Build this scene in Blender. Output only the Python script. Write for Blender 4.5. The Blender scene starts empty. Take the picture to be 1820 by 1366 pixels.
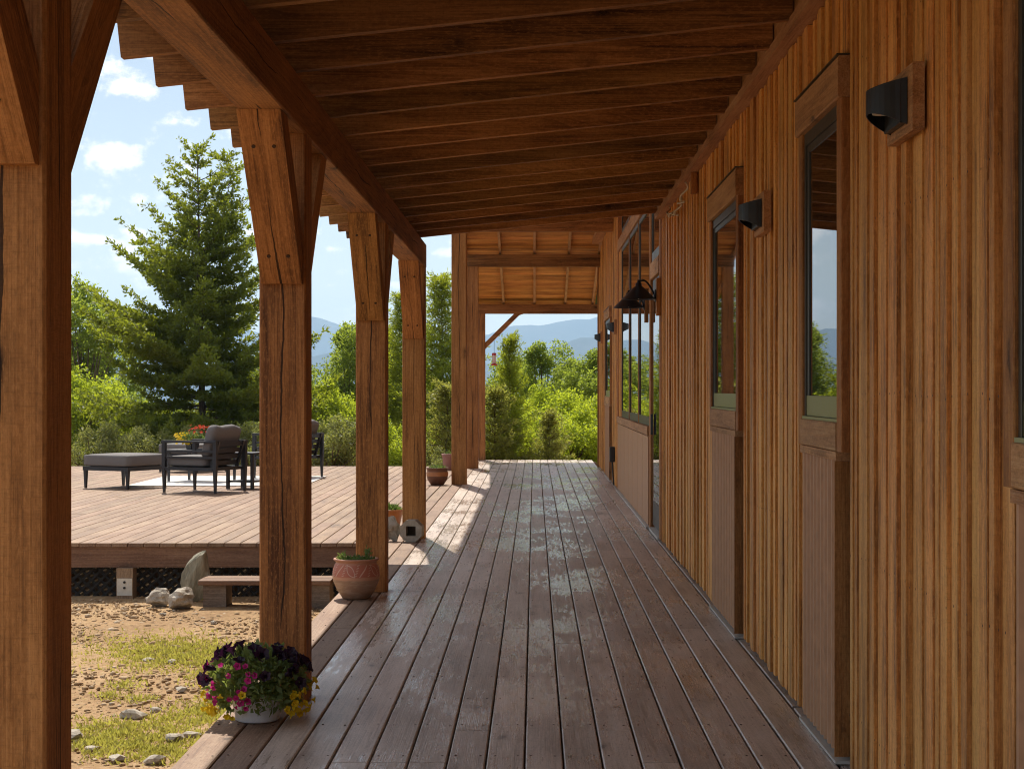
import bpy, bmesh, math, random
import numpy as np
from mathutils import Vector, Matrix
random.seed(7); RNG = np.random.default_rng(7)
S = bpy.context.scene
R = math.radians

# ------------------------------------------------------------ camera, sky, sun, exposure
EYE = 1.40
cam_d = bpy.data.cameras.new('camera'); cam = bpy.data.objects.new('camera', cam_d)
S.collection.objects.link(cam); S.camera = cam
cam.location = (0, 0, EYE); cam.rotation_euler = (R(90), 0, 0)
cam_d.sensor_width = 36; cam_d.lens = 3100/1820*36
cam_d.shift_x = -40/1820; cam_d.shift_y = 7/1820
cam_d.clip_start = .05; cam_d.clip_end = 40000

SUN = Vector((-.15, .68, 1.0)).normalized()
SUN_EL = math.asin(SUN.z); SUN_ROT = math.atan2(SUN.x, SUN.y)
W = bpy.data.worlds.new('World'); S.world = W; W.use_nodes = True
wt = W.node_tree; wt.nodes.clear()

class NT:
    """small helper to write node trees"""
    def __init__(s, tree): s.t = tree
    def n(s, kind, ins=None, **props):
        nd = s.t.nodes.new(kind)
        for k, v in props.items(): setattr(nd, k, v)
        for k, v in (ins or {}).items():
            sock = nd.inputs[k]
            if isinstance(v, bpy.types.NodeSocket): s.t.links.new(v, sock)
            else: sock.default_value = v
        return nd
    def m(s, op, a, b=None, c=None, clamp=False):
        nd = s.t.nodes.new('ShaderNodeMath'); nd.operation = op; nd.use_clamp = clamp
        for i, v in enumerate((a, b, c)):
            if v is None: continue
            if isinstance(v, bpy.types.NodeSocket): s.t.links.new(v, nd.inputs[i])
            else: nd.inputs[i].default_value = v
        return nd.outputs[0]
    def vm(s, op, a, b=None, out=0):
        nd = s.t.nodes.new('ShaderNodeVectorMath'); nd.operation = op
        for i, v in enumerate((a, b)):
            if v is None: continue
            if isinstance(v, bpy.types.NodeSocket): s.t.links.new(v, nd.inputs[i])
            else: nd.inputs[i].default_value = v
        return nd.outputs[out]
    def mix(s, fac, a, b, blend='MIX'):
        nd = s.t.nodes.new('ShaderNodeMix'); nd.data_type = 'RGBA'; nd.blend_type = blend
        for sock, v in ((nd.inputs[0], fac), (nd.inputs[6], a), (nd.inputs[7], b)):
            if isinstance(v, bpy.types.NodeSocket): s.t.links.new(v, sock)
            else: sock.default_value = v if not isinstance(v, tuple) else (*v[:3], 1)
        return nd.outputs[2]
    def ramp(s, fac, stops):
        nd = s.t.nodes.new('ShaderNodeValToRGB'); e = nd.color_ramp.elements
        while len(e) < len(stops): e.new(.5)
        for el, (p, c) in zip(e, stops):
            el.position = p; el.color = (*c, 1) if isinstance(c, tuple) else (c, c, c, 1)
        s.t.links.new(fac, nd.inputs[0]); return nd.outputs[0]
    def noise(s, vec, scale, detail=4, rough=.55, dist=0):
        return s.n('ShaderNodeTexNoise', {'Vector': vec, 'Scale': scale, 'Detail': detail, 'Roughness': rough, 'Distortion': dist}).outputs[0]
    def smooth(s, v, lo, hi):
        nd = s.n('ShaderNodeMapRange', {0: v, 1: lo, 2: hi, 3: 0., 4: 1.}, interpolation_type='SMOOTHSTEP'); return nd.outputs[0]

w = NT(wt)
sky = w.n('ShaderNodeTexSky', sky_type='NISHITA', sun_disc=False, sun_elevation=SUN_EL, sun_rotation=SUN_ROT,
          altitude=900, air_density=1.0, dust_density=.6, ozone_density=1.0)
wdir = w.n('ShaderNodeTexCoord').outputs['Generated']
CLOUDS = [(205, 282, 75, 34), (222, 150, 75, 42), (160, 424, 70, 13), (592, 442, 60, 14), (585, 507, 26, 9), (800, 452, 50, 15),
          (470, 415, 60, 22), (690, 395, 60, 15), (350, 100, 70, 22), (30, 190, 90, 30), (-200, 330, 120, 30), (700, 505, 50, 9), (1100, 420, 90, 25)]
wn = w.noise(w.vm('MULTIPLY', wdir, (1, 1, 1.5)), 46, 7, .62)
wn2 = w.noise(w.vm('MULTIPLY', wdir, (1, 1, 2.0)), 14, 3, .5)
nn = w.m('ADD', w.m('MULTIPLY', w.m('SUBTRACT', wn, .5), 3.6), w.m('MULTIPLY', w.m('SUBTRACT', wn2, .5), 1.5))
best = None
for px, py, sx, sy in CLOUDS:
    c = Vector(((px-950)/3100, 1, (690-py)/3100)); k = c.length; c = c/k
    d = w.vm('MULTIPLY', w.vm('SUBTRACT', wdir, tuple(c)), (3100/sx/1.0, 3100/sx, 3100/sy))
    v = w.m('SUBTRACT', 1., w.vm('LENGTH', d, out=1))
    best = v if best is None else w.m('MAXIMUM', best, v)
hi = w.m('SUBTRACT', w.noise(w.vm('MULTIPLY', wdir, (1, 1, 3.)), 3.2, 5, .6), .42)      # unseen clouds above the view, made dense to brighten the porch
hi = w.m('MULTIPLY', hi, w.smooth(w.n('ShaderNodeSeparateXYZ', {0: wdir}).outputs[2], .2, .32))
best = w.m('MAXIMUM', best, w.m('MULTIPLY', hi, 6.))
cf = w.m('MULTIPLY', w.smooth(w.m('ADD', best, nn), .16, .85), .66)
SKY_HAZE = w.mix(.15, sky.outputs[0], (5.6, 6.4, 7.4))
wcol = w.mix(cf, SKY_HAZE, (12.5, 13.2, 14.0))
wcol = w.mix(1., wcol, (1., .87, .775), 'MULTIPLY')      # warm white balance
bg = w.n('ShaderNodeBackground', {0: wcol, 1: .067})
w.t.links.new(bg.outputs[0], w.n('ShaderNodeOutputWorld').inputs[0])

sun_d = bpy.data.lights.new('sun', 'SUN'); sun_d.energy = 3.15; sun_d.angle = R(.55); sun_d.color = (1, .93, .82)
sun = bpy.data.objects.new('sun', sun_d); S.collection.objects.link(sun)
sun.rotation_euler = SUN.to_track_quat('Z', 'Y').to_euler(); sun.location = (0, 0, 40)
V = S.view_settings; V.view_transform = 'Standard'; V.look = 'None'; V.gamma = 1; V.use_curve_mapping = False
V.exposure = 1.12
S.cycles.use_denoising = True; S.cycles.pixel_filter_type = 'BLACKMAN_HARRIS'; S.cycles.filter_width = 1.1; S.cycles.max_bounces = 8; S.cycles.diffuse_bounces = 6; S.cycles.glossy_bounces = 3
S.cycles.transmission_bounces = 4; S.cycles.transparent_max_bounces = 4; S.cycles.volume_bounces = 1
S.cycles.sample_clamp_indirect = 4; S.cycles.caustics_reflective = False; S.cycles.caustics_refractive = False

# ------------------------------------------------------------ helpers
def link(o): S.collection.objects.link(o); return o
def tag(o, label=None, cat=None, group=None, kind=None):
    if label: o['label'] = label
    if cat: o['category'] = cat
    if group: o['group'] = group
    if kind: o['kind'] = kind
    return o
def empty(name, loc=(0, 0, 0), rz=0, **kw):
    o = link(bpy.data.objects.new(name, None)); o.location = loc; o.rotation_euler = (0, 0, rz); o.empty_display_size = .1
    return tag(o, **kw)
class MB:
    def __init__(s): s.v = []; s.f = []
    def add(s, vs, fs):
        b = len(s.v); s.v += [tuple(v) for v in vs]; s.f += [tuple(b+i for i in f) for f in fs]; return s
    def box(s, x0, x1, y0, y1, z0, z1):
        return s.add([(x0,y0,z0),(x1,y0,z0),(x1,y1,z0),(x0,y1,z0),(x0,y0,z1),(x1,y0,z1),(x1,y1,z1),(x0,y1,z1)],
                     [(0,3,2,1),(4,5,6,7),(0,1,5,4),(1,2,6,5),(2,3,7,6),(3,0,4,7)])
    def cbox(s, x0, x1, y0, y1, z0, z1, c=.004, axis=1):
        """box with chamfered long edges along axis"""
        lim = [(x0, x1), (y0, y1), (z0, z1)]; a = axis; p, q = [i for i in range(3) if i != a]
        (p0, p1), (q0, q1) = lim[p], lim[q]
        prof = [(p0+c,q0),(p1-c,q0),(p1,q0+c),(p1,q1-c),(p1-c,q1),(p0+c,q1),(p0,q1-c),(p0,q0+c)]
        vs = []
        for e in lim[a]:
            for pp, qq in prof:
                t = [0, 0, 0]; t[a] = e; t[p] = pp; t[q] = qq; vs.append(t)
        n = 8; fs = [tuple(range(n)), tuple(range(2*n-1, n-1, -1))]
        for i in range(n): fs.append((i, i+n, (i+1) % n+n, (i+1) % n))
        return s.add(vs, fs)
    def prism(s, poly, axis, a0, a1):
        """polygon in the two other axes extruded along axis"""
        p, q = [i for i in range(3) if i != axis]; n = len(poly); vs = []
        for e in (a0, a1):
            for u, v in poly:
                t = [0, 0, 0]; t[axis] = e; t[p] = u; t[q] = v; vs.append(t)
        fs = [tuple(range(n)), tuple(range(2*n-1, n-1, -1))]
        for i in range(n): fs.append((i, i+n, (i+1) % n+n, (i+1) % n))
        return s.add(vs, fs)
    def tube(s, pts, rad, n=8, cap=True):
        pts = [Vector([float(q) for q in p]) for p in pts]; rs = [float(q) for q in (rad if isinstance(rad, (list, tuple)) else [rad]*len(pts))]
        vs = []; ref = None
        for i, p in enumerate(pts):
            d = (pts[min(i+1, len(pts)-1)]-pts[max(i-1, 0)]).normalized()
            if ref is None or abs(ref.dot(d)) > .95: ref = Vector((0, 0, 1)) if abs(d.z) < .9 else Vector((1, 0, 0))
            u = d.cross(ref).normalized(); v = d.cross(u)
            for k in range(n):
                a = 2*math.pi*k/n; vs.append(p+rs[i]*(u*math.cos(a)+v*math.sin(a)))
        fs = []
        for i in range(len(pts)-1):
            for k in range(n): fs.append((i*n+k, i*n+(k+1) % n, (i+1)*n+(k+1) % n, (i+1)*n+k))
        if cap: fs += [tuple(range(n)), tuple(range((len(pts)-1)*n, len(pts)*n))]
        return s.add(vs, fs)
    def lathe(s, prof, n=24, c=(0, 0, 0), wob=0):
        vs = []
        for r, z in prof:
            for k in range(n):
                a = 2*math.pi*k/n; vs.append((c[0]+r*math.cos(a), c[1]+r*math.sin(a), c[2]+z))
        fs = []
        for i in range(len(prof)-1):
            for k in range(n): fs.append((i*n+k, i*n+(k+1) % n, (i+1)*n+(k+1) % n, (i+1)*n+k))
        return s.add(vs, fs)
    def rbox(s, x0, x1, y0, y1, z0, z1, r=.04, bulge=0, n=7):
        c = np.array([(x0+x1)/2, (y0+y1)/2, (z0+z1)/2]); h = np.array([(x1-x0)/2, (y1-y0)/2, (z1-z0)/2]); idx = {}; vs = []; fs = []
        t = np.linspace(-1, 1, n)
        t = np.sign(t)*np.abs(t)**.6
        def vid(p):
            k = tuple(np.round(p, 5))
            if k not in idx:
                q = np.array(p)*h; inner = np.clip(q, -(h-r), h-r); d = q-inner; L = np.linalg.norm(d)
                if L > 1e-9: q = inner+d/L*r
                if bulge:
                    u = np.array(p); q = q*(1+bulge*np.array([(1-u[1]**2)*(1-u[2]**2)*.15, (1-u[0]**2)*(1-u[2]**2)*.15, (1-u[0]**2)*(1-u[1]**2)]))
                idx[k] = len(vs); vs.append(tuple(q+c))
            return idx[k]
        for ax in range(3):
            for sg in (-1, 1):
                for i in range(n-1):
                    for j in range(n-1):
                        quad = []
                        for a, b in ((i, j), (i+1, j), (i+1, j+1), (i, j+1)):
                            p = [0, 0, 0]; p[ax] = sg; p[(ax+1) % 3] = t[a]; p[(ax+2) % 3] = t[b]; quad.append(vid(p))
                        fs.append(tuple(quad if sg > 0 else quad[::-1]))
        return s.add(vs, fs)
    def mesh(s, name, mat, smooth=False):
        me = bpy.data.meshes.new(name); me.from_pydata(s.v, [], s.f)
        bm = bmesh.new(); bm.from_mesh(me); bmesh.ops.recalc_face_normals(bm, faces=bm.faces); bm.to_mesh(me); bm.free()
        if mat: me.materials.append(mat)
        if smooth: me.polygons.foreach_set('use_smooth', [True]*len(me.polygons))
        return me
    def build(s, name, mat, parent=None, smooth=False, loc=None):
        return put(name, s.mesh(name, mat, smooth), parent, loc)
def put(name, me, parent=None, loc=None, rz=None):
    o = link(bpy.data.objects.new(name, me))
    if parent is not None: o.parent = parent
    if loc is not None: o.location = loc
    if rz is not None: o.rotation_euler = (0, 0, rz)
    return o
def fast_mesh(name, verts, faces, mat, smooth=False):
    """verts (N,3), faces (M,k) numpy"""
    me = bpy.data.meshes.new(name); M, k = faces.shape
    me.vertices.add(len(verts)); me.vertices.foreach_set('co', np.ascontiguousarray(verts, dtype=np.float32).ravel())
    me.loops.add(M*k); me.loops.foreach_set('vertex_index', np.ascontiguousarray(faces, dtype=np.int32).ravel())
    me.polygons.add(M); me.polygons.foreach_set('loop_start', np.arange(0, M*k, k, dtype=np.int32))
    me.polygons.foreach_set('loop_total', np.full(M, k, dtype=np.int32))
    if smooth: me.polygons.foreach_set('use_smooth', np.ones(M, dtype=bool))
    me.materials.append(mat); me.update(calc_edges=True); me.validate(); return me
def copy_tree(o, parent=None):
    c = o.copy(); S.collection.objects.link(c)
    if parent is not None: c.parent = parent
    for ch in o.children: copy_tree(ch, c)
    return c
def ground_at(px, py, z=0.0):
    Y = (EYE-z)*3100/(py-690); return ((px-950)*Y/3100, Y, z)

# ------------------------------------------------------------ materials
def new_mat(name):
    m = bpy.data.materials.new(name); m.use_nodes = True; t = m.node_tree; t.nodes.clear()
    return m, NT(t)
def finish(h, bsdf):
    h.t.links.new(bsdf.outputs[0] if hasattr(bsdf, 'outputs') else bsdf, h.n('ShaderNodeOutputMaterial').inputs[0])
def plain(name, col, rough=.6, metal=0, spec=.5, var=.12, scale=30, bump=0, ior=1.5):
    m, h = new_mat(name); tc = h.n('ShaderNodeTexCoord').outputs['Object']
    n = h.noise(tc, scale, 5, .6)
    c = h.mix(n, tuple(max(0, x*(1-var*2)) for x in col), tuple(min(1, x*(1+var*2)) for x in col))
    rr = h.m('ADD', rough-.08, h.m('MULTIPLY', n, .16))
    ins = {'Base Color': c, 'Roughness': rr, 'Metallic': metal, 'Specular IOR Level': spec, 'IOR': ior}
    if bump: ins['Normal'] = h.n('ShaderNodeBump', {'Strength': bump, 'Distance': .01, 'Height': n}).outputs[0]
    finish(h, h.n('ShaderNodeBsdfPrincipled', ins)); return m
def wood(name, dark, mid, light, axis, scale=1., rough=.72, knots=True, crack=0., bump=.35, vary=.22, wet=False, flecks=False, spec=.35, blot=.35, rings=.07):
    m, h = new_mat(name)
    tc = h.n('ShaderNodeTexCoord').outputs['Object']; rnd = h.n('ShaderNodeObjectInfo').outputs['Random']
    off = h.vm('MULTIPLY', h.n('ShaderNodeCombineXYZ', {0: rnd, 1: rnd, 2: rnd}).outputs[0], (13.7, 71.3, 37.9))
    p = h.vm('ADD', tc, off)
    st = [1., 1., 1.]; st[axis] = .055; st2 = [1., 1., 1.]; st2[axis] = .012; st3 = [1., 1., 1.]; st3[axis] = .28
    ps = h.vm('MULTIPLY', p, tuple(st)); pf = h.vm('MULTIPLY', p, tuple(st2)); pb = h.vm('MULTIPLY', p, tuple(st3))
    n1 = h.noise(ps, 16*scale, 6, .62, .6)
    n2 = h.noise(pf, 170*scale, 3, .6)
    n3 = h.noise(pb, 3.2*scale, 4, .6)
    # growth rings: sawn through, so they bow into long arches
    ringp = h.m('ADD', h.m('MULTIPLY', h.noise(ps, 5*scale, 2, .5), 9.), h.m('MULTIPLY', h.noise(pb, 1.1*scale, 1, .5), 6.))
    ring = h.m('FRACT', h.m('MULTIPLY', ringp, 2.6))
    ring = h.m('POWER', ring, 1.8)
    f = h.m('ADD', h.m('ADD', h.m('MULTIPLY', n1, .55), h.m('MULTIPLY', n2, .42)), h.m('ADD', h.m('MULTIPLY', h.m('SUBTRACT', n3, .5), blot*1.6), h.m('MULTIPLY', h.m('SUBTRACT', .4, ring), rings)))
    col = h.ramp(f, [(.30, dark), (.48, mid), (.68, light)])
    if knots:
        stk = [1., 1., 1.]; stk[axis] = .42
        vo = h.n('ShaderNodeTexVoronoi', {'Vector': h.vm('ADD', h.vm('MULTIPLY', p, tuple(stk)), h.vm('MULTIPLY', h.n('ShaderNodeTexNoise', {'Vector': p, 'Scale': 9.}).outputs[1], (.05, .05, .05))), 'Scale': 4.2*scale, 'Randomness': 1.})
        keep = h.m('GREATER_THAN', h.n('ShaderNodeSeparateColor', {0: vo.outputs['Color']}).outputs[0], .35)
        halo = h.m('MULTIPLY', h.m('SUBTRACT', 1., h.smooth(vo.outputs['Distance'], .05, .26)), keep)
        core = h.m('MULTIPLY', h.m('SUBTRACT', 1., h.smooth(vo.outputs['Distance'], .04, .10)), keep)
        col = h.mix(h.m('MULTIPLY', halo, .45), col, tuple(x*.75 for x in dark)); col = h.mix(h.m('MULTIPLY', core, .8), col, tuple(x*.28 for x in dark))
    sw_ = [26., 26., 26.]; sw_[axis] = 190.
    saw = h.noise(h.vm('MULTIPLY', p, tuple(sw_)), 1., 2, .6)
    spk = h.noise(h.vm('MULTIPLY', p, tuple(38. if i == axis else 110. for i in range(3))), 1., 3, .75)
    col = h.mix(h.m('MULTIPLY', h.smooth(spk, .50, .70), .42), col, tuple(x*.42 for x in mid)); col = h.mix(h.m('MULTIPLY', h.smooth(spk, .50, .32), .35), col, tuple(min(1, x*1.15) for x in light))
    col = h.mix(h.m('MULTIPLY', h.smooth(saw, .52, .74), .30), col, tuple(x*.55 for x in mid))
    hgt = h.m('ADD', h.m('ADD', h.m('MULTIPLY', n1, .5), h.m('MULTIPLY', n2, .7)), h.m('MULTIPLY', saw, .4))
    if crack:
        sep = h.n('ShaderNodeSeparateXYZ', {0: tc}); lin = sep.outputs[axis]
        lv = h.n('ShaderNodeCombineXYZ', {0: lin, 1: h.m('MULTIPLY', rnd, 50.), 2: 0.}).outputs[0]
        cross = [i for i in range(3) if i != axis]; best = None
        for j, a in enumerate(cross):
            o2 = h.vm('ADD', lv, (0, 7.3*j+3, j*2.))
            wv = h.m('MULTIPLY', h.m('SUBTRACT', h.noise(o2, 1.1, 6, .55), .5), .10)
            wd = h.m('MULTIPLY', h.smooth(h.noise(o2, .9, 3, .6), .42, .66), crack)
            d = h.m('ABSOLUTE', h.m('SUBTRACT', sep.outputs[a], wv))
            cmask = h.m('LESS_THAN', d, wd)
            best = cmask if best is None else h.m('MAXIMUM', best, cmask)
        col = h.mix(h.m('MULTIPLY', best, .88), col, tuple(x*.12 for x in dark)); hgt = h.m('SUBTRACT', hgt, h.m('MULTIPLY', best, 3.))
    if flecks:
        fl = h.smooth(h.noise(h.vm('MULTIPLY', p, tuple(3. if i == axis else 6. for i in range(3))), 14, 6, .75), .66, .72)
        zone = h.smooth(h.noise(p, 2.2, 2), .48, .62)
        col = h.mix(h.m('MULTIPLY', h.m('MULTIPLY', fl, zone), .75), col, (.75, .42, .10))
    val = h.m('ADD', 1-vary, h.m('MULTIPLY', rnd, vary*2))
    hue = h.m('ADD', .5-.005, h.m('MULTIPLY', h.m('FRACT', h.m('MULTIPLY', rnd, 17.3)), .010))
    hs = h.n('ShaderNodeHueSaturation', {'Hue': hue, 'Saturation': 1., 'Value': val, 'Color': col})
    c = hs.outputs[0]; rr = h.m('ADD', rough-.1, h.m('MULTIPLY', n1, .2)); nrm_s = bump
    ins = {'Specular IOR Level': spec}
    if wet:
        wp = h.vm('ADD', h.n('ShaderNodeNewGeometry').outputs['Position'], h.n('ShaderNodeCombineXYZ', {2: h.m('MULTIPLY', rnd, .45)}).outputs[0])
        a = h.noise(h.vm('MULTIPLY', wp, (1., .5, 1.)), 1.25, 4, .6)
        b = h.noise(h.vm('MULTIPLY', wp, (16., 1.4, 1.)), 2.2, 6, .75)
        g = h.smooth(h.m('ADD', h.m('MULTIPLY', a, .62), h.m('MULTIPLY', b, .5)), .53, .64)
        damp = h.smooth(h.noise(h.vm('MULTIPLY', wp, (2.5, .5, 1.)), .8, 4, .6), .42, .7)
        c = h.mix(h.m('MULTIPLY', damp, .22), c, h.mix(1., c, (.72, .66, .64), 'MULTIPLY'))
        rr = h.m('SUBTRACT', h.m('ADD', .35, h.m('MULTIPLY', n1, .12)), h.m('MULTIPLY', g, .26))
        pass
    ins['Normal'] = h.n('ShaderNodeBump', {'Strength': nrm_s, 'Distance': .006, 'Height': hgt}).outputs[0]
    ins['Base Color'] = c; ins['Roughness'] = rr
    finish(h, h.n('ShaderNodeBsdfPrincipled', ins)); return m
def leaf(name, c0, c1, trans, mixv=.5, scale=2.2, rough=.55):
    m, h = new_mat(name); p = h.n('ShaderNodeNewGeometry'); pos = p.outputs['Position']
    n = h.noise(pos, scale, 4, .65); n2 = h.n('ShaderNodeTexWhiteNoise', {'Vector': h.vm('MULTIPLY', pos, (1, 1, 1))}, noise_dimensions='3D')
    isl = p.outputs['Random Per Island']
    f = h.m('ADD', h.m('MULTIPLY', h.smooth(n, .3, .7), .55), h.m('MULTIPLY', isl, .45))
    c = h.mix(f, c0, c1); tcol = h.mix(h.m('MULTIPLY', f, .8), tuple(x*.75 for x in trans), trans)
    b = h.n('ShaderNodeBsdfPrincipled', {'Base Color': c, 'Roughness': rough, 'Specular IOR Level': .35})
    tr = h.n('ShaderNodeBsdfTranslucent', {'Color': tcol})
    mx = h.n('ShaderNodeMixShader', {0: mixv, 1: b.outputs[0], 2: tr.outputs[0]})
    finish(h, mx); return m

TD, TM, TL = (.085, .029, .006), (.37, .160, .045), (.56, .27, .09)
M_POST = wood('stained timber upright', TD, TM, TL, 2, .9, crack=.0055, bump=.6, vary=.06)
M_BEAM = wood('stained timber along porch', tuple(x*.7 for x in TD), tuple(x*.75 for x in TM), tuple(x*.9 for x in TL), 1, .8, crack=.0045, bump=.5, vary=.08, flecks=True)
M_CROSS = wood('stained timber across porch', tuple(x*.6 for x in TD), tuple(x*.80 for x in TM), tuple(x*.95 for x in TL), 0, 1.1, bump=.3, vary=.28)
M_FARX = wood('weathered ceiling boards', (.27, .10, .024), (.58, .25, .06), (.72, .38, .12), 0, 1.4, vary=.22, knots=False, blot=.6)
M_FARRAFT = wood('far rafters', (.25, .13, .06), (.42, .24, .12), (.55, .35, .19), 1, 1.0, vary=.15, knots=False)
M_SIDE = wood('board siding', (.22, .085, .019), (.66, .29, .066), (.82, .45, .14), 2, 1.5, rough=.62, vary=.17, knots=False, bump=.7, blot=.45, spec=.45)
M_TRIM_V = wood('trim upright', (.13, .046, .013), (.33, .13, .035), (.48, .23, .08), 2, 1.3, vary=.12, bump=.6)
M_TRIM_H = wood('trim along wall', (.22, .10, .04), (.44, .215, .09), (.58, .34, .17), 1, 1.2, vary=.12, bump=.9)
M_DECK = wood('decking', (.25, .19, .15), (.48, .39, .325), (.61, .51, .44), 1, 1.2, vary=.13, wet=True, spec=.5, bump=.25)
M_DECK_LIT = wood('decking darkened for sunlight', (.13, .072, .042), (.24, .146, .09), (.33, .23, .155), 1, 1.2, vary=.12, spec=.4, bump=.25)  # same boards as the decking, colour darkened to tone down the sunlight
M_FASCIA = wood('deck fascia', (.11, .055, .032), (.20, .11, .065), (.30, .18, .11), 0, 1., vary=.08)
M_GREYWOOD = wood('old grey timber', (.09, .068, .05), (.20, .15, .11), (.32, .25, .19), 0, 1.2, vary=.1, bump=.8)
M_LATT = plain('dark stained lattice', (.014, .011, .008), .8)
M_GREYPOST = wood('old support timber', (.14, .09, .055), (.30, .2, .12), (.42, .3, .19), 2, 1.2, vary=.1)
M_PANEL = plain('ribbed brown metal', (.46, .25, .135), .5, .0, .25, .16, 14)
M_FLASH = plain('pale flashing', (.55, .52, .47), .45, .1)
M_BRONZE = plain('dark bronze frame', (.060, .052, .038), .38, .2)
M_OLIVE = plain('olive sash', (.24, .235, .075), .35, .0)
M_GLASS = plain('window glass', (.012, .014, .013), .10, 0, .9, 0, 2, 0, 4.0)
for nd in M_GLASS.node_tree.nodes:
    if nd.type == 'BSDF_PRINCIPLED':
        for l in list(nd.inputs['Roughness'].links): M_GLASS.node_tree.links.remove(l)
        nd.inputs['Roughness'].default_value = .015; nd.inputs['Specular IOR Level'].default_value = .5
M_BLACK = plain('black painted metal', (.016, .016, .018), .38, .4)
M_LAMP = plain('charcoal lamp metal', (.035, .034, .033), .42, .5)
M_CHAIR = plain('charcoal furniture frame', (.028, .028, .032), .42, .3)
M_CUSH = plain('grey cushion cloth', (.17, .16, .155), .9, 0, .2, .12, 120, .3)
M_RUG = plain('pale woven rug', (.62, .60, .56), .95, 0, .1, .1, 60)
M_WHITE = plain('white plastic pot', (.72, .73, .76), .35)
M_STEEL = plain('galvanised plate', (.55, .52, .46), .45, .6)
M_PEG = plain('dark peg', (.05, .022, .01), .8)
M_CABLE = plain('pale cord', (.55, .48, .38), .6)
M_RED = plain('red feeder plastic', (.55, .03, .03), .3)
M_SYRUP = plain('clear feeder bottle', (.78, .62, .58), .15)
M_SOIL_SHADE = plain('potting soil and hole shade', (.05, .035, .025), .95, 0, .1, .3, 60, .6)

# ------------------------------------------------------------ terrain, ground, mountains
def terrain_z(x, y):
    d = np.maximum(0, np.hypot(np.minimum(x+14, 0)+np.maximum(x-14, 0), np.maximum(y-35, 0)+np.minimum(y+12, 0)))
    return -.5-.045*np.minimum(d, 40)-170*(1-np.exp(-np.maximum(d-15, 0)/1400.))
m, h = new_mat('gravel yard and hillside'); pos = h.n('ShaderNodeNewGeometry').outputs['Position']
g1 = h.noise(pos, .9, 5, .6); g2 = h.noise(pos, 22, 6, .7); g3 = h.n('ShaderNodeTexVoronoi', {'Vector': pos, 'Scale': 55.}).outputs['Color']
gc = h.ramp(h.m('ADD', h.m('MULTIPLY', g1, .45), h.m('MULTIPLY', g2, .55)), [(.3, (.19, .112, .056)), (.5, (.37, .24, .125)), (.7, (.52, .375, .225))])
gc = h.mix(.25, gc, h.mix(1., gc, h.n('ShaderNodeHueSaturation', {'Saturation': .25, 'Value': 1.2, 'Color': g3}).outputs[0], 'MULTIPLY'))
sepd = h.n('ShaderNodeSeparateXYZ', {0: pos})
far = h.smooth(h.vm('LENGTH', pos, out=1), 30, 60)
wildc = h.ramp(h.noise(pos, .02, 6, .65), [(.35, (.05, .075, .03)), (.65, (.10, .12, .045))])
gc = h.mix(far, gc, wildc)
bmp = h.n('ShaderNodeBump', {'Strength': .8, 'Distance': .02, 'Height': h.m('ADD', g2, h.m('MULTIPLY', g1, .6))})
finish(h, h.n('ShaderNodeBsdfPrincipled', {'Base Color': gc, 'Roughness': .95, 'Specular IOR Level': .15, 'Normal': bmp.outputs[0]})); M_GROUND = m
rad = np.concatenate([np.linspace(0, 40, 81), 40*np.exp(np.linspace(.05, math.log(9500/40), 60))]); NA = 180
ang = np.linspace(0, 2*math.pi, NA, endpoint=False)
gx = (rad[:, None]*np.cos(ang)[None]).ravel(); gy = (rad[:, None]*np.sin(ang)[None]).ravel()+8
gz = terrain_z(gx, gy)+.012*np.sin(gx*3.1+gy*1.7)*np.cos(gy*2.3)*(np.hypot(gx, gy-8) < 30)
ii, jj = np.meshgrid(np.arange(len(rad)-1), np.arange(NA), indexing='ij')
gf = np.stack([ii*NA+jj, (ii+1)*NA+jj, (ii+1)*NA+(jj+1) % NA, ii*NA+(jj+1) % NA], -1).reshape(-1, 4)
tag(put('ground', fast_mesh('ground', np.stack([gx, gy, gz], 1), gf, M_GROUND, True)), kind='structure')

def ridge(name, dist, pts, seed, base=-260, rough=14., depth=2600):
    r = np.random.default_rng(seed); n = 260
    az = np.linspace(-.62, .62, n); px = 950+np.tan(az)*3100
    prof = np.interp(px, [p[0] for p in pts], [p[1] for p in pts])
    hgt = EYE+(690-prof)/3100*dist
    for k in range(1, 7): hgt += rough/k**1.1*np.sin(az*38*k**1.35+r.uniform(0, 6.3))
    rows = 26; vs = []
    for i in range(rows):
        t = i/(rows-1); f = 1-abs(2*t-1.)
        dd = dist+(t-.5)*depth
        nz = np.zeros(n)
        for k in range(1, 7): nz += np.sin(az*52*k+r.uniform(0, 6.3)+i*.9*k)*30./k
        zz = base+(hgt-base)*f**.9+nz*f*(1-f)*3.
        vs.append(np.stack([np.sin(az)*dd/np.cos(az)*np.cos(az), np.cos(az)*dd, zz], 1))
    vs = np.concatenate(vs); a, b = np.meshgrid(np.arange(rows-1), np.arange(n-1), indexing='ij')
    fs = np.stack([a*n+b, a*n+b+1, (a+1)*n+b+1, (a+1)*n+b], -1).reshape(-1, 4)
    tag(put(name, fast_mesh(name, vs, fs, M_HILL, True)), kind='structure')
m, h = new_mat('forested mountain slopes'); pos = h.n('ShaderNodeNewGeometry').outputs['Position']
hc = h.ramp(h.noise(pos, .0045, 7, .65), [(.35, (.025, .032, .03)), (.52, (.04, .046, .042)), (.7, (.075, .075, .07))])
finish(h, h.n('ShaderNodeBsdfPrincipled', {'Base Color': hc, 'Roughness': 1., 'Specular IOR Level': .05})); M_HILL = m
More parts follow.
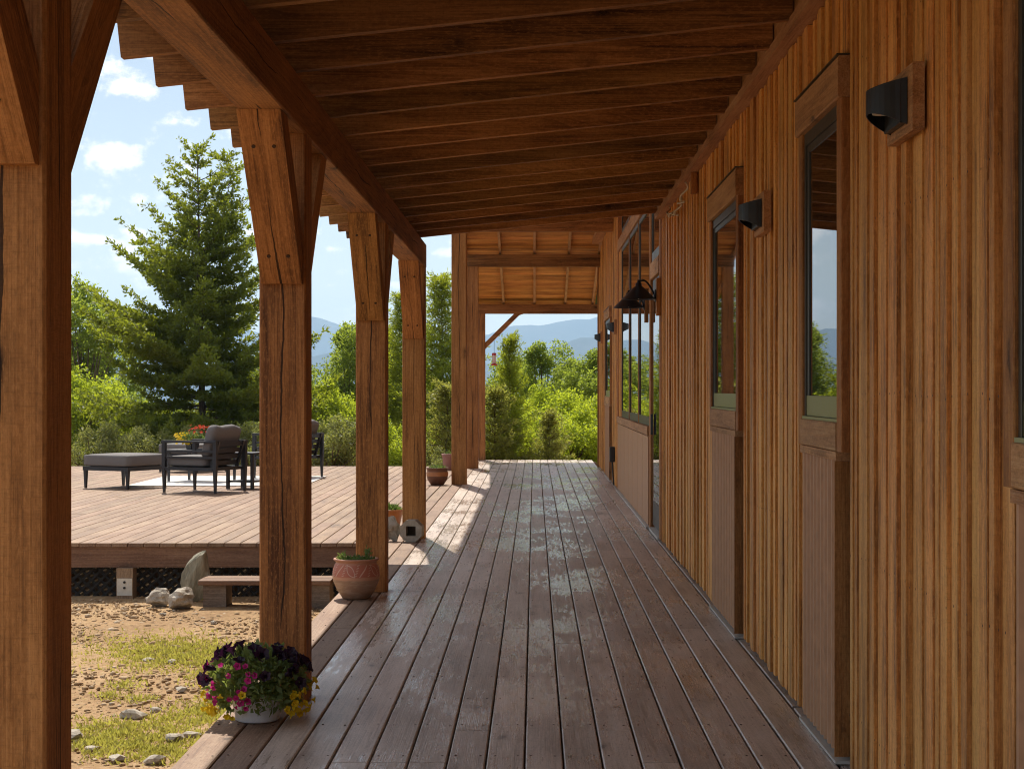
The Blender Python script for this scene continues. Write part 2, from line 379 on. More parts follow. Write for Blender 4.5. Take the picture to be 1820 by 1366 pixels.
ridge('mountain_ridge', 8000, [(-900, 610), (-200, 590), (100, 600), (330, 570), (470, 585), (560, 562), (600, 572), (660, 592), (740, 602), (830, 588), (880, 578), (918, 571), (960, 577), (1000, 570), (1040, 562), (1090, 552), (1300, 540), (1700, 570), (2600, 600)], 3)
ridge('mountain_ridge', 5200, [(-900, 660), (300, 640), (560, 628), (640, 606), (720, 622), (860, 640), (960, 612), (1010, 598), (1070, 588), (1200, 600), (1700, 640), (2600, 650)], 5, rough=9., depth=1800)
# haze round everything
m, h = new_mat('thin blue haze')
vol = h.n('ShaderNodeVolumePrincipled', {'Color': (.50, .72, 1., 1), 'Density': 1.35e-4, 'Anisotropy': .2})
h.t.links.new(vol.outputs[0], h.n('ShaderNodeOutputMaterial').inputs[1]); M_HAZE = m
tag(MB().box(-9700, 9700, -9700, 9950, -520, 470).build('haze', M_HAZE), kind='stuff')

# ------------------------------------------------------------ decks
PITCH, GAP = .1459, .0075
deck = empty('porch_deck', kind='structure'); plank_meshes = {}
def plank(parent, xc, y0, y1, mat):
    L = round(y1-y0, 3); k = (L, mat.name)
    if k not in plank_meshes:
        plank_meshes[k] = MB().cbox(-(PITCH-GAP)/2, (PITCH-GAP)/2, 0, L, -.034, 0, .0045).mesh('plank', mat)
    o = put('plank', plank_meshes[k], parent, (xc, y0, random.uniform(-.0012, .0012)))
    return o
def deck_row(parent, xc, y0, y1, mat):
    y = y0; step = random.choice([2.44, 3.66, 4.27, 1.83])
    while y < y1-.01:
        e = min(y1, y+step)
        if y1-e < .6: e = y1
        plank(parent, xc, y, e-.004, mat); y = e; step = 4.88
X0 = -1.35; ROWS = 17
rows_x = [X0+PITCH*(i+.5) for i in range(ROWS)]
for i, xc in enumerate(rows_x): deck_row(deck, xc, -2., 34.2, M_DECK_LIT if i < 2 else M_DECK)  # outer rows use the copy darkened against the sunlit strip
for y in (-2., 2.8, 7.7, 12.6, 17.4, 22.3, 27.1): MB().cbox(1.137, 1.215, 0, min(4.85, 31.2-y), -.034, 0, .004, 1).build('plank', M_DECK, deck, loc=(0, y, 0))
MB().box(X0+.012, X0+.05, -2., 34.1, -.25, -.036).build('rim_board', M_FASCIA, deck)
MB().box(X0+.05, 1.2, 34.06, 34.1, -.25, -.036).build('end_board', M_FASCIA, deck)
jm = MB()
for k in range(60): jm.box(X0+.052, 1.2, -1.9+k*.61, -1.9+k*.61+.04, -.24, -.037)
jm.build('joist', M_FASCIA, deck)['kind'] = 'stuff'
sc = MB()
for k in range(60):
    y = -1.88+k*.61
    if not 5.5 < y < 19: continue
    for xc in rows_x:
        for s in (-1, 1):
            cx, cy = xc+s*.045+random.uniform(-.006, .006), y+random.uniform(-.012, .012)
            sc.lathe([(.0001, .0016), (.0042, .0014), (.0046, -.002)], 6, (cx, cy, 0))
so = sc.build('screw_heads', M_PEG, deck); so['kind'] = 'stuff'

terr = empty('raised_deck', kind='structure'); TY0, TY1 = 15.8, 31.4
xc = X0-PITCH/2-.004; nrow = 0
while xc > -9.2:
    deck_row(terr, xc, TY0, TY1, M_DECK_LIT); xc -= PITCH; nrow += 1
TX0 = xc+PITCH/2
MB().box(TX0, X0-.008, TY0+.03, TY0+.07, -.222, -.037).build('fascia_board', M_FASCIA, terr)
MB().box(TX0, TX0+.04, TY0+.072, TY1, -.222, -.037).build('side_board', M_FASCIA, terr)
MB().box(TX0+.042, X0-.008, TY1-.05, TY1-.01, -.222, -.037).build('back_board', M_FASCIA, terr)
lat = MB(); zt, zb = -.225, -.52; hh = zt-zb
for lay, s in ((0, 1), (1, -1)):
    x = -9.
    while x < -1.5:
        y = TY0+.14+lay*.011; w_ = .036
        a0, a1 = (x, x+s*hh)
        lat.add([(a0, y, zb), (a0+w_, y, zb), (a1+w_, y, zt), (a1, y, zt), (a0, y+.008, zb), (a0+w_, y+.008, zb), (a1+w_, y+.008, zt), (a1, y+.008, zt)],
                [(0,1,2,3),(4,7,6,5),(0,4,5,1),(1,5,6,2),(2,6,7,3),(3,7,4,0)]); x += .085
lat.build('lattice', M_LATT, terr)['kind'] = 'stuff'
for px0 in (-3.78, -7.6):
    p = MB().box(px0, px0+.15, TY0-.035, TY0+.115, -.50, -.224).build('support_post', M_GREYPOST, terr)
    MB().box(px0+.006, px0+.144, TY0-.041, TY0-.037, -.47, -.315).build('metal_plate', M_STEEL, p)
    bl = MB()
    for zz in (-.35, -.40): bl.lathe([(.0001, .012), (.011, .011), (.012, 0)], 8, (0, 0, zz))
    b2 = MB(); b2.v = [(px0+.075+v[0], TY0-.041-(v[2]+.4 if v[2] < -.375 else v[2]+.35), (-.40 if v[2] < -.375 else -.35)+v[1]) for v in bl.v]; b2.f = bl.f
    b2.build('bolt', M_BLACK, p)

# ------------------------------------------------------------ house
house = empty('house', (1.15, 16, 0), label='long timber house with vertical brown siding and narrow windows along the porch', cat='house')
house.location = (0, 0, 0)
YEND = 31.3
core = MB().box(1.225, 1.40, -2, 15.8, -.5, 3.05).box(1.225, 1.40, 15.8, YEND, -.5, 3.0)
core.box(1.4, 7, YEND-.15, YEND, -.5, 3.6).box(6.9, 7, -2, YEND-.15, -.5, 3.4)
core.build('wall_core', plain('dark wall core', (.05, .035, .025), .9), house)
WINS = [(3.15, 4.205), (6.40, 7.46), (9.66, 11.25), (26.0, 28.1)]
BANK = (15.86, 24.1)
def free(y0, y1):
    for a, b in WINS+[BANK]:
        if y1 > a-.001 and y0 < b+.001: return False
    return True
segs = [(-2, 3.15), (4.205, 6.40), (7.46, 9.66), (11.25, 15.86), (24.1, 26.0), (28.1, YEND)]
mcache = {}
def side_board(y0, y1, z0, z1, xf, th):
    k = (round(y1-y0, 4), round(z1-z0, 3), th)
    if k not in mcache:
        mcache[k] = MB().cbox(0, th, 0, k[0], 0, k[1], .0016, 2).mesh('siding_board', M_SIDE)
    put('siding_board', mcache[k], house, (xf, y0, z0))
WID = [.042, .055, .066, .078, .095, .115]
def fill(a, b, z0, z1):
    y = a+.002; raised = random.random() < .5; last = .021
    while y < b-.01:
        wd = random.choice(WID)*(1.15 if raised else .85); e = min(b-.002, y+wd)
        if b-e < .03: e = b-.002
        lv = random.choice([x for x in (0, .007, .014, .021) if abs(x-last) > .006]); last = lv
        side_board(y+.0008, e-.0008, z0, z1, 1.150+lv, .035)
        y = e; raised = not raised
for a, b in segs:
    top = 2.93 if a < 15 else 3.9
    fill(a, b, .018, top)
for a, b in WINS: fill(a+.01, b-.01, 2.625, 2.93 if a < 15 else 3.9)
nl = MB()
for a, b in segs:
    for k in range(int((b-a)/.078)):
        yy = a+.04+k*.078
        if not 3.6 < yy < 12 or random.random() < .25: continue
        for zz in (.22, .80, 1.38, 1.97, 2.55):
            z0, y0 = zz+random.uniform(-.012, .012), yy+random.uniform(-.01, .01)
            nl.add([(1.1488, y0+.0042*math.cos(q*1.0472), z0+.0042*math.sin(q*1.0472)) for q in range(6)], [(0, 1, 2, 3, 4, 5)])
nl.build('nail_heads', M_PEG, house)['kind'] = 'stuff'
def ribbed(y0, y1, z0, z1, xf, n, amp=.018):
    mb = MB(); k = int(n*4); vs = []
    pat = [0, amp, amp, 0]
    for i in range(k+1):
        y = y0+(y1-y0)*i/k; x = xf+pat[i % 4]
        vs += [(x, y, z0), (x, y, z1)]
    fs = [(2*i, 2*i+2, 2*i+3, 2*i+1) for i in range(k)]
    mb.add(vs, fs); mb.box(xf+amp+.001, 1.222, y0, y1, z0, z1); return mb
def window(a, b, zs=1.285, zh=2.47):
    w_ = empty('window'); w_.parent = house
    MB().cbox(1.113, 1.22, a, b, zh, zh+.152, .005, 1).build('header', M_TRIM_H, w_)
    MB().box(1.108, 1.2, a-.008, b+.008, zh+.153, zh+.158).build('drip_cap', M_BRONZE, w_)
    MB().cbox(1.126, 1.22, a+.005, a+.105, 1.165, zh-.001, .004, 2).build('side_trim', M_TRIM_V, w_)
    MB().cbox(1.128, 1.22, b-.095, b-.005, 1.165, zh-.001, .004, 2).build('side_trim', M_TRIM_V, w_)
    y0, y1 = a+.106, b-.096
    MB().cbox(1.122, 1.22, y0, y1, 1.165, zs-.012, .004, 1).build('sill', M_TRIM_H, w_)
    MB().box(1.130, 1.22, y0, y1, zs-.0115, zs).build('sill_flashing', M_OLIVE, w_)
    fr = MB(); t = .03
    fr.box(1.140, 1.22, y0, y0+t, zs, zh-.002).box(1.140, 1.22, y1-t, y1, zs, zh-.002).box(1.140, 1.22, y0+t, y1-t, zh-.002-t-.02, zh-.002)
    fr.box(1.147, 1.22, y0+t, y0+t+.03, zs+.012, zh-.055).box(1.147, 1.22, y1-t-.05, y1-t, zs+.012, zh-.055).box(1.147, 1.22, y0+t+.03, y1-t-.05, zh-.085, zh-.055)
    fr.build('frame', M_BRONZE, w_)
    MB().box(1.144, 1.22, y0+t, y1-t, zs+.002, zs+.085).build('bottom_rail', M_OLIVE, w_)
    MB().box(1.151, 1.206, y0+t+.031, y1-t-.051, zs+.086, zh-.086).build('pane', M_GLASS, w_)
    pn = ribbed(y0, y1, .03, 1.13, 1.135, max(6, round((y1-y0)/.088))).build('wall_panel', M_PANEL, house)
    MB().box(1.122, 1.22, y0-.01, y1+.005, 1.131, 1.163).build('top_rail', M_TRIM_H, pn)
    MB().box(1.118, 1.22, y0-.012, y0-.001, .03, 1.13).build('edge_strip', M_TRIM_V, pn)
    MB().box(1.119, 1.22, y0-.02, y1+.01, .004, .015).build('flashing', M_FLASH, pn)
    return w_
for a, b in WINS: window(a, b)
# door, tall window bank and transoms
dr = MB().box(1.168, 1.21, 16.06, 17.22, .06, 2.46).build('door', M_BLACK, house)
MB().box(1.162, 1.1675, 16.18, 17.1, .3, 2.3).build('glass', M_GLASS, dr)
MB().tube([(1.145, 17.05, .95), (1.145, 17.05, 1.15)], .012).build('handle', M_BLACK, dr)
MB().box(1.13, 1.22, 16.06, 17.25, .004, .03).build('threshold', M_FLASH, dr)
for y0, y1 in ((15.87, 16.05), (17.26, 17.42), (23.9, 24.08)):
    MB().cbox(1.146, 1.222, y0, y1, .02, 3.95, .004, 2).build('tall_trim', M_TRIM_V, house)
MB().cbox(1.14, 1.222, 16.052, 17.255, 2.47, 2.63, .004, 1).build('door_header', M_TRIM_H, house)
def glazed(name, y0, y1, z0, z1, n):
    wi = empty(name); wi.parent = house; t = .05; wd = (y1-y0)/n; fr = MB()
    for i in range(n):
        a, b = y0+i*wd, y0+(i+1)*wd
        m_ = MB().cbox(1.152, 1.222, a, a+.06, z0, z1, .004, 2) if i else None
        if m_: m_.build('mullion', M_TRIM_V, wi)
        a2, b2 = a+(.061 if i else .002), b-.002
        fr.box(1.16, 1.22, a2, a2+t, z0+.002, z1-.002).box(1.16, 1.22, b2-t, b2, z0+.002, z1-.002)
        fr.box(1.16, 1.22, a2+t, b2-t, z0+.002, z0+.09).box(1.16, 1.22, a2+t, b2-t, z1-t, z1-.002)
        MB().box(1.168, 1.206, a2+t+.001, b2-t-.001, z0+.091, z1-t-.001).build('pane', M_GLASS, wi)
    fr.build('frame', M_BRONZE, wi); return wi
glazed('transom_window', 16.06, 17.25, 2.64, 3.9, 1)
glazed('tall_window', 17.43, 23.2, 1.02, 3.26, 3)
glazed('transom_window', 17.43, 23.2, 3.42, 3.9, 3)
MB().cbox(1.135, 1.222, 17.43, 23.895, 3.262, 3.418, .004, 1).build('window_header', M_TRIM_H, house)
MB().cbox(1.125, 1.222, 17.43, 23.895, .93, 1.018, .004, 1).build('window_sill', M_TRIM_H, house)
pa = MB().box(1.15, 1.222, 17.43, 23.89, .03, .925).build('wall_panel', M_PANEL, house)
for i in range(7):
    MB().box(1.135, 1.149, 17.43+i*.92+.006, 17.43+i*.92+.905, .035, .92).build('panel_sheet', M_PANEL, pa)
MB().box(1.112, 1.222, 17.43, 23.89, .004, .02).build('flashing', M_FLASH, pa)
fill(23.2, 23.9, 1.02, 3.26)
MB().box(1.0, 1.222, 15.8, YEND, 3.905, 3.99).build('top_plate', M_TRIM_H, house)
MB().box(1.09, 1.225, -2, 15.84, 2.932, 2.984).build('ledger', M_TRIM_H, house)
MB().box(1.112, 1.225, -2, 15.84, 2.985, 3.19).build('blocking_board', M_TRIM_H, house)
MB().cbox(1.13, 1.4, YEND, YEND+.05, -.3, 3.9, .004, 2).build('corner_board', M_TRIM_V, house)
MB().prism([(1.0, 4.52), (7.4, 5.3), (7.4, 5.36), (1.0, 4.58)], 1, 15.6, YEND+.6).build('roof', plain('dark metal roofing', (.06, .045, .04), .5, .4), house)
MB().box(1.23, 1.38, 15.8, YEND, 3.0, 4.5).build('upper_wall', M_SIDE, house)

# ------------------------------------------------------------ porch frame
porch = empty('porch', label='timber porch with square brown posts, a long beam and sloping rafters beside the house', cat='porch')
PW = .208; XR = -1.02; PXC = XR-PW/2; BZ0, BZ1 = 2.537, 2.756
def slope_z(x): return 2.756+.104*(x+1.02)
POSTS = [3.64, 7.78, 11.98, 16.2]
post_me = {}
def post(yc_front, z1, xc=PXC, w=PW, z0=0.002):
    hgt = z1-z0
    return MB().cbox(-w/2, w/2, -w/2, w/2, 0, hgt, .007, 2).build('post', M_POST, porch, loc=(xc, yc_front+w/2, z0))
bw = .18
def brace_poly(sg):
    # sg -1 leans towards the viewer; y measured from the post face
    return [(0, 1.865), (sg*.03, 1.865), (sg*.685, BZ0-.001), (sg*.48, BZ0-.001), (0, 2.075)]
for yf in POSTS:
    post(yf, BZ0-.001)
    for sg, y0 in ((-1, yf-.001), (1, yf+PW+.001)):
        if yf > 16 and sg > 0: continue
        th_ = -sg*R(45.5); ct_, st_ = math.cos(th_), math.sin(th_)
        rot_ = lambda u, v: (u*ct_+v*st_, -u*st_+v*ct_)
        b = MB().prism([rot_(u, v-2.2) for u, v in brace_poly(sg)], 0, -bw/2, bw/2).build('brace', M_POST, porch, loc=(PXC, y0, 2.2)); b.rotation_euler = (th_, 0, 0)
        if sg < 0:
            for tt in (.17, .80):
                for xx in (-.04, .045):
                    q = Vector((xx, *rot_(-.03-tt*.655, -.335+tt*.672))); nrm = Vector((0, *rot_(-1, -.97))).normalized()
                    MB().tube([q-nrm*.01, q+nrm*.004], .0085, 8).build('peg', M_PEG, b)
# beam in two lengths with a joint over a post
MB().cbox(-.0955, .0955, -7.6, 7.6, -(BZ1-BZ0)/2, (BZ1-BZ0)/2, .006, 1).build('beam', M_BEAM, porch, loc=(-1.02-.0955, 8.86, (BZ0+BZ1)/2))
rm = MB(); th = .19
rm.prism([(-1.62, slope_z(-1.62)), (1.105, slope_z(1.105)), (1.105, slope_z(1.105)+th), (-1.64, slope_z(-1.64)+th)], 1, 0, .054)
rme = rm.mesh('rafter', M_CROSS)
for k in range(-10, 14): put('rafter', rme, porch, (0, 7.46+.631*k, .0015))
MB().prism([(-1.645, slope_z(-1.645)+th+.003), (1.45, slope_z(1.45)+th+.003), (1.45, slope_z(1.45)+th+.03), (-1.645, slope_z(-1.645)+th+.03)], 1, .9, 15.83).build('roof_boards', plain('roof sheathing darkened as shade', (.06, .03, .014), .9), porch)  # sheathing colour darkened to deepen the shade between the rafters
MB().prism([(-1.655, slope_z(-1.655)+th+.031), (1.6, slope_z(1.6)+th+.031), (1.6, slope_z(1.6)+th+.05), (-1.655, slope_z(-1.655)+th+.05)], 1, .85, 15.88).build('roof_metal', M_LAMP, porch)
# far, higher bay
fz = lambda y: 3.135+.2*(34.2-y) if y > 27.5 else 4.475-.04*(27.5-y)
post(25.4, 3.688, -1.10, .22); post(30.5, 3.528, -1.085, .2); post(34.05, 2.858, -1.06, .19)
MB().cbox(-1.25, 1.14, 25.42, 25.6, 3.69, 3.9, .005, 0).build('cross_beam', M_CROSS, porch)
MB().cbox(-1.2, 1.16, 30.52, 30.69, 3.53, 3.74, .005, 0).build('cross_beam', M_CROSS, porch)
MB().cbox(-1.17, 1.5, 34.07, 34.24, 2.86, 3.045, .005, 0).build('cross_beam', M_CROSS, porch)
MB().prism([(-.963, 2.17), (-.963, 2.30), (-.40, 2.858), (-.22, 2.858), (-.30, 2.83)], 1, 34.10, 34.20).build('brace', M_CROSS, porch)
for x in (-1.21, -.605, 0.0, .605, 1.14):
    MB().prism([(26.0, fz(27.5)-.002-.085), (27.5, fz(27.5)-.085), (34.75, fz(34.75)-.085), (34.75, fz(34.75)), (27.5, fz(27.5)), (26.0, fz(27.5)-.002)], 0, x-.021, x+.021).build('far_rafter', M_FARRAFT, porch)
    MB().box(x-.021, x+.021, 16.2, 25.9, 4.05, 4.14).build('far_rafter', M_FARRAFT, porch)
y = 27.5
while y < 34.85:
    e = min(y+.135, 34.9)
    MB().prism([(y+.003, fz(y)+.002), (e-.003, fz(e)+.002), (e-.003, fz(e)+.024), (y+.003, fz(y)+.024)], 0, -1.30, 1.2).build('ceiling_board', M_FARX, porch); y += .135
MB().prism([(16.1, 4.2), (27.5, 4.53), (34.95, fz(34.95)+.03), (34.95, fz(34.95)+.05), (27.5, 4.56), (16.1, 4.24)], 0, -1.30, 1.6).build('far_roof', M_LAMP, porch)
MB().box(-1.295, 1.2, 16.15, 27.4, 4.145, 4.18).build('ceiling_deck', M_FARX, porch)

# ------------------------------------------------------------ lamps and small things on the wall
def sconce_parts(root):
    MB().cbox(1.113, 1.149, -.185, .185, -.10, .10, .003, 1).build('mounting_block', M_TRIM_H, root)
    mb = MB(); n = 18; out = []; inn = []
    for i in range(n+1):
        a = math.pi*i/n; out.append((1.111-.098*math.sin(a), -.12*math.cos(a))); inn.append((1.111-.094*math.sin(a), -.116*math.cos(a)))
    vs = []
    for z, k_ in ((-.075, .5), (.066, -.22)): vs += [(x, y, z+k_*(1.111-x)) for x, y in out]+[(x, y, z+k_*(1.111-x)) for x, y in inn]
    k = n+1; N = 2*k; fs = []
    for i in range(n):
        fs += [(i, i+1, N+i+1, N+i), (k+i+1, k+i, N+k+i, N+k+i+1), (i+1, i, k+i, k+i+1)]
    fs.append(tuple(N+i for i in range(k))); mb.add(vs, fs)
    mb.build('shade', M_LAMP, root)
    MB().box(1.09, 1.1105, -.118, .118, -.07, .06).build('back_plate', M_LAMP, root)
    MB().lathe([(.0001, .0), (.03, .002), (.03, .05)], 12, (1.06, 0, -.03)).build('bulb', plain('frosted bulb', (.6, .6, .56), .4), root)
sl = ['charcoal half round sconce on a wooden block beside the nearest full window', 'charcoal half round sconce on the siding between the two narrow windows',
      'small dark sconce just before the farthest narrow window', 'small dark sconce at the far end corner of the house wall']
sconce = None
for lab, yy in zip(sl, (5.32, 8.65, 24.5, 29.5)):
    if sconce is None:
        sconce = empty('wall_sconce'); sconce_parts(sconce); r_ = sconce
    else: r_ = copy_tree(sconce)
    r_.location = (0, yy, 2.262); tag(r_, lab, 'wall lamp', 'half round sconces along the house wall')
def barn(root):
    MB().cbox(1.075, 1.111, -.07, .07, -.15, .19, .003, 2).build('mounting_block', M_TRIM_V, root)
    bp = MB(); bp.lathe([(.0001, .02), (.045, .018), (.058, .006), (.06, 0)], 20)
    bp.v = [(1.074-v[2], v[0], v[1]+.03) for v in bp.v]; bp.build('back_plate', M_BLACK, root, True)
    pts = []
    for i in range(11):
        t = i/10; pts.append((1.06-.13*t, 0, .04+.13*math.sin(t*math.pi*.62)))
    MB().tube(pts, .009, 8).build('arm', M_BLACK, root, True)
    xc = .915
    MB().lathe([(.0001, .175), (.012, .175), (.014, .15), (.028, .145), (.03, .115), (.04, .112)], 20, (xc, 0, 0)).build('neck', M_BLACK, root, True)
    MB().lathe([(.04, .113), (.155, 0.0), (.158, -.003), (.152, -.001), (.037, .108)], 36, (xc, 0, 0)).build('shade', M_BLACK, root, True)
    MB().lathe([(.0001, -.0), (.028, .02), (.03, .06), (.015, .1)], 14, (xc, 0, 0)).build('bulb', bpy.data.materials['frosted bulb'], root, True)
b1 = empty('barn_lamp'); barn(b1); b1.location = (0.036, 15.93, 2.215)
tag(b1, 'black cone barn lamp on the wall right of the dark door', 'wall lamp', 'cone barn lamps beside the door')
b2 = copy_tree(b1); b2.location = (0.036, 17.6, 2.215)
tag(b2, 'black cone barn lamp between the dark door and the tall windows', 'wall lamp', 'cone barn lamps beside the door')
ub = empty('outlet_box', (1.10, 24.9, .46), label='small dark outlet box low on the siding near the far end', cat='outlet box')
MB().rbox(-.03, .048, -.07, .07, -.11, .11, .012, n=4).build('cover', M_LAMP, ub); MB().tube([(0.01, 0, -.11), (.03, 0, -.44)], .012).build('conduit', M_LAMP, ub)
cb = empty('light_string', (0, 0, 0), label='pale cord looped along the top of the wall near the door', cat='cord')
pts = []
for i in range(60):
    t = i/59; pts.append((1.085+.02*math.sin(t*40), 12.5+1.7*t, 2.875-.10*math.sin(t*math.pi)**1.0-.045*abs(math.sin(t*9.4))))
MB().tube(pts, .0075, 6).build('cord', M_CABLE, cb, True)
MB().cbox(1.11, 1.15, 12.35, 12.42, 2.78, 2.928, .003, 2).build('hook_block', M_TRIM_V, cb)
for k in (8, 26, 44):
    p = pts[k]; MB().lathe([(.0001, -.03), (.013, -.022), (.015, -.005), (.009, .012)], 8, p).build('bulb', M_CABLE, cb, True)

# ------------------------------------------------------------ yard things
def rock_mesh(name, sx, sy, sz, seed, mat, sub=3, rough=.22, flat=.0):
    bm = bmesh.new(); bmesh.ops.create_icosphere(bm, subdivisions=sub, radius=1); r = np.random.default_rng(seed)
    pl = [(Vector(r.normal(size=3)).normalized(), r.uniform(.62, .9)) for _ in range(14)]
    offs = Vector(r.uniform(-9, 9, 3))
    from mathutils import noise as mn
    for v in bm.verts:
        p = v.co.copy()
        for n_, d in pl:
            e = p.dot(n_)-d
            if e > 0: p -= n_*e
        p *= 1+rough*mn.fractal(p*2.1+offs, 1., 2., 4)
        v.co = Vector((p.x*sx, p.y*sy, p.z*sz))
    if flat:
        for v in bm.verts:
            k = v.co.z/sz; v.co.x = v.co.x*(1-flat*max(0, k))+max(0, k)*sx*.45; v.co.z *= 1.05
    zmin = min(v.co.z for v in bm.verts)
    for v in bm.verts: v.co.z -= zmin
    me = bpy.data.meshes.new(name); bm.to_mesh(me); bm.free(); me.materials.append(mat); return me
def stone_mat(name, a, b, c, scale=9, stretch=(1, 1, 1)):
    m, h = new_mat(name); p = h.vm('MULTIPLY', h.n('ShaderNodeTexCoord').outputs['Object'], stretch)
    n = h.noise(p, scale, 8, .68, .4); n2 = h.noise(p, scale*7, 4, .7)
    f = h.m('ADD', h.m('MULTIPLY', n, .7), h.m('MULTIPLY', n2, .3)); col = h.ramp(f, [(.32, a), (.5, b), (.68, c)])
    b_ = h.n('ShaderNodeBump', {'Strength': .8, 'Distance': .012, 'Height': f})
    finish(h, h.n('ShaderNodeBsdfPrincipled', {'Base Color': col, 'Roughness': .9, 'Specular IOR Level': .2, 'Normal': b_.outputs[0]})); return m
M_ROCK = stone_mat('grey brown rock', (.18, .15, .115), (.42, .37, .30), (.64, .59, .51))
M_SLAB = stone_mat('streaked slab rock', (.11, .10, .075), (.27, .25, .185), (.46, .43, .34), 12, (1, 1, .16))
M_CONC = stone_mat('rough concrete', (.22, .19, .15), (.34, .30, .245), (.46, .42, .36), 20)
tag(put('standing_stone', rock_mesh('standing_stone', .15, .075, .30, 4, M_SLAB, 3, .15, .62), None, (-3.06, 15.52, -.54)), 'tall streaked slab of rock standing upright before the deck', 'rock')
bpy.data.objects['standing_stone'].rotation_euler = (.12, .10, .1)
tag(put('boulder', rock_mesh('boulder', .115, .10, .10, 11, M_ROCK), None, (-3.28, 15.2, -.515), .5), 'smaller grey boulder lying between the support post and its wider neighbour', 'rock', 'boulders by the deck')
tag(put('boulder', rock_mesh('boulder', .15, .12, .105, 23, M_ROCK), None, (-3.03, 15.02, -.515), 1.1), 'wider pale boulder right in front of the upright slab', 'rock', 'boulders by the deck')
st = empty('garden_step', (-2.33, 15.2, -.5), label='low plank step on two timber blocks in front of the raised deck', cat='step')
MB().cbox(-.57, .57, -.17, .035, .205, .245, .005, 0).build('tread', M_FASCIA, st); MB().cbox(-.57, .57, .042, .24, .205, .245, .005, 0).build('tread', M_FASCIA, st)
MB().cbox(-.54, -.34, -.10, .2, -.03, .204, .008, 1).build('block', M_GREYWOOD, st); MB().cbox(.38, .555, -.10, .2, -.03, .204, .008, 1).build('block', M_GREYWOOD, st)
oc = empty('concrete_block', (-1.125, 15.86, .003), label='octagonal grey concrete block with a square hole leaning by the post', cat='concrete block')
mb = MB(); A = [(.1*math.cos(R(22.5+45*i))/math.cos(R(22.5)), .1+.1*math.sin(R(22.5+45*i))/math.cos(R(22.5))) for i in range(8)]
q = .045; B = [(q, .1+q*.4), (q*.4, .1+q), (-q*.4, .1+q), (-q, .1+q*.4), (-q, .1-q*.4), (-q*.4, .1-q), (q*.4, .1-q), (q, .1-q*.4)]
B = [(q, .1+q*.9), (q*.9, .1+q), (-q*.9, .1+q), (-q, .1+q*.9), (-q, .1-q*.9), (-q*.9, .1-q), (q*.9, .1-q), (q, .1-q*.9)]
vs = [(x, y, z) for y in (0, .12) for x, z in A]+[(x, y, z) for y in (0, .12) for x, z in B]; fs = []
for i in range(8):
    j = (i+1) % 8; fs += [(i, j, 8+j, 8+i), (16+j, 16+i, 24+i, 24+j), (i, 16+i, 16+j, j), (8+j, 24+j, 24+i, 8+i)]
mb.add(vs, fs); mb.build('block', M_CONC, oc); MB().box(-.046, .046, .085, .115, .054, .146).build('hole_shade_plate', M_SOIL_SHADE, oc); oc.rotation_euler = (0, 0, -.12)  # near-black plate added inside the hole to stand for its shade
tag(put('standing_stone', rock_mesh('stone_post', .085, .07, .125, 31, M_CONC, 3, .3), None, (-1.30, 15.98, .0)), 'knobbly pale stone standing on the deck in front of the orange pot', 'rock')

# gravel stones and grass as masses
ico = bmesh.new(); bmesh.ops.create_icosphere(ico, subdivisions=1, radius=1); ico.verts.ensure_lookup_table()
iv = np.array([v.co for v in ico.verts]); ifc = np.array([[v.index for v in f.verts] for f in ico.faces]); ico.free()
def stones(n, area, smin, smax, seed):
    r = np.random.default_rng(seed); x0, x1, y0, y1 = area
    c = np.stack([r.uniform(x0, x1, n), r.uniform(y0, y1, n)], 1); s = smin*(smax/smin)**(r.random(n)**2.2)
    V_ = iv[None]*(1+r.uniform(-.3, .3, (n, 12 if len(iv) == 12 else len(iv), 1)))
    sc_ = s[:, None]*np.stack([r.uniform(.8, 1.4, n), r.uniform(.7, 1.2, n), r.uniform(.35, .75, n)], 1)
    V_ = V_*sc_[:, None, :]; a = r.uniform(0, 6.28, n)
    ca, sa = np.cos(a)[:, None], np.sin(a)[:, None]
    X = V_[..., 0]*ca-V_[..., 1]*sa+c[:, :1]; Y = V_[..., 0]*sa+V_[..., 1]*ca+c[:, 1:]; Z = V_[..., 2]-.5+s[:, None]*.15
    P = np.stack([X, Y, Z], -1).reshape(-1, 3); F = (ifc[None]+(np.arange(n)*len(iv))[:, None, None]).reshape(-1, 3)
    return P, F
m, h = new_mat('mixed gravel'); isl = h.n('ShaderNodeNewGeometry').outputs['Random Per Island']; p = h.n('ShaderNodeTexCoord').outputs['Object']
gcol = h.ramp(isl, [(0., (.24, .15, .078)), (.4, (.37, .245, .13)), (.8, (.52, .39, .25)), (1., (.60, .50, .37))])
gcol = h.mix(h.noise(p, 60, 4, .7), h.mix(1., gcol, (.7, .65, .6), 'MULTIPLY'), gcol)
finish(h, h.n('ShaderNodeBsdfPrincipled', {'Base Color': gcol, 'Roughness': .9, 'Specular IOR Level': .2})); M_GRAVEL = m
P1, F1 = stones(30000, (-6.5, -1.38, 7.2, 15.7), .003, .020, 2); P2, F2 = stones(3500, (-9, -1.38, 11, 15.9), .004, .034, 3)
tag(put('gravel', fast_mesh('gravel', np.concatenate([P1, P2]), np.concatenate([F1, F2+len(P1)]), M_GRAVEL)), kind='stuff')
STL = ['wide flat pale stone between the two larger grass patches', 'small stone just right of the wide flat pale stone', 'flat stone in the grass left of the petunia pot', 'stone at the deck edge left of the petunia pot',
       'small stone in bare gravel left of the petunia flowers', 'small stone lying on the upper grass patch', 'small stone at the lower rim of the upper grass patch', 'big stone at the foot of the nearest post', 'flat stone just right of the nearest post foot',
       'stone at the bottom edge of the yard near the first post', 'larger stone at the bottom of the yard beside the deck edge', 'small stone in the gravel before the low plank step', 'small lone stone in the middle of the bare gravel']
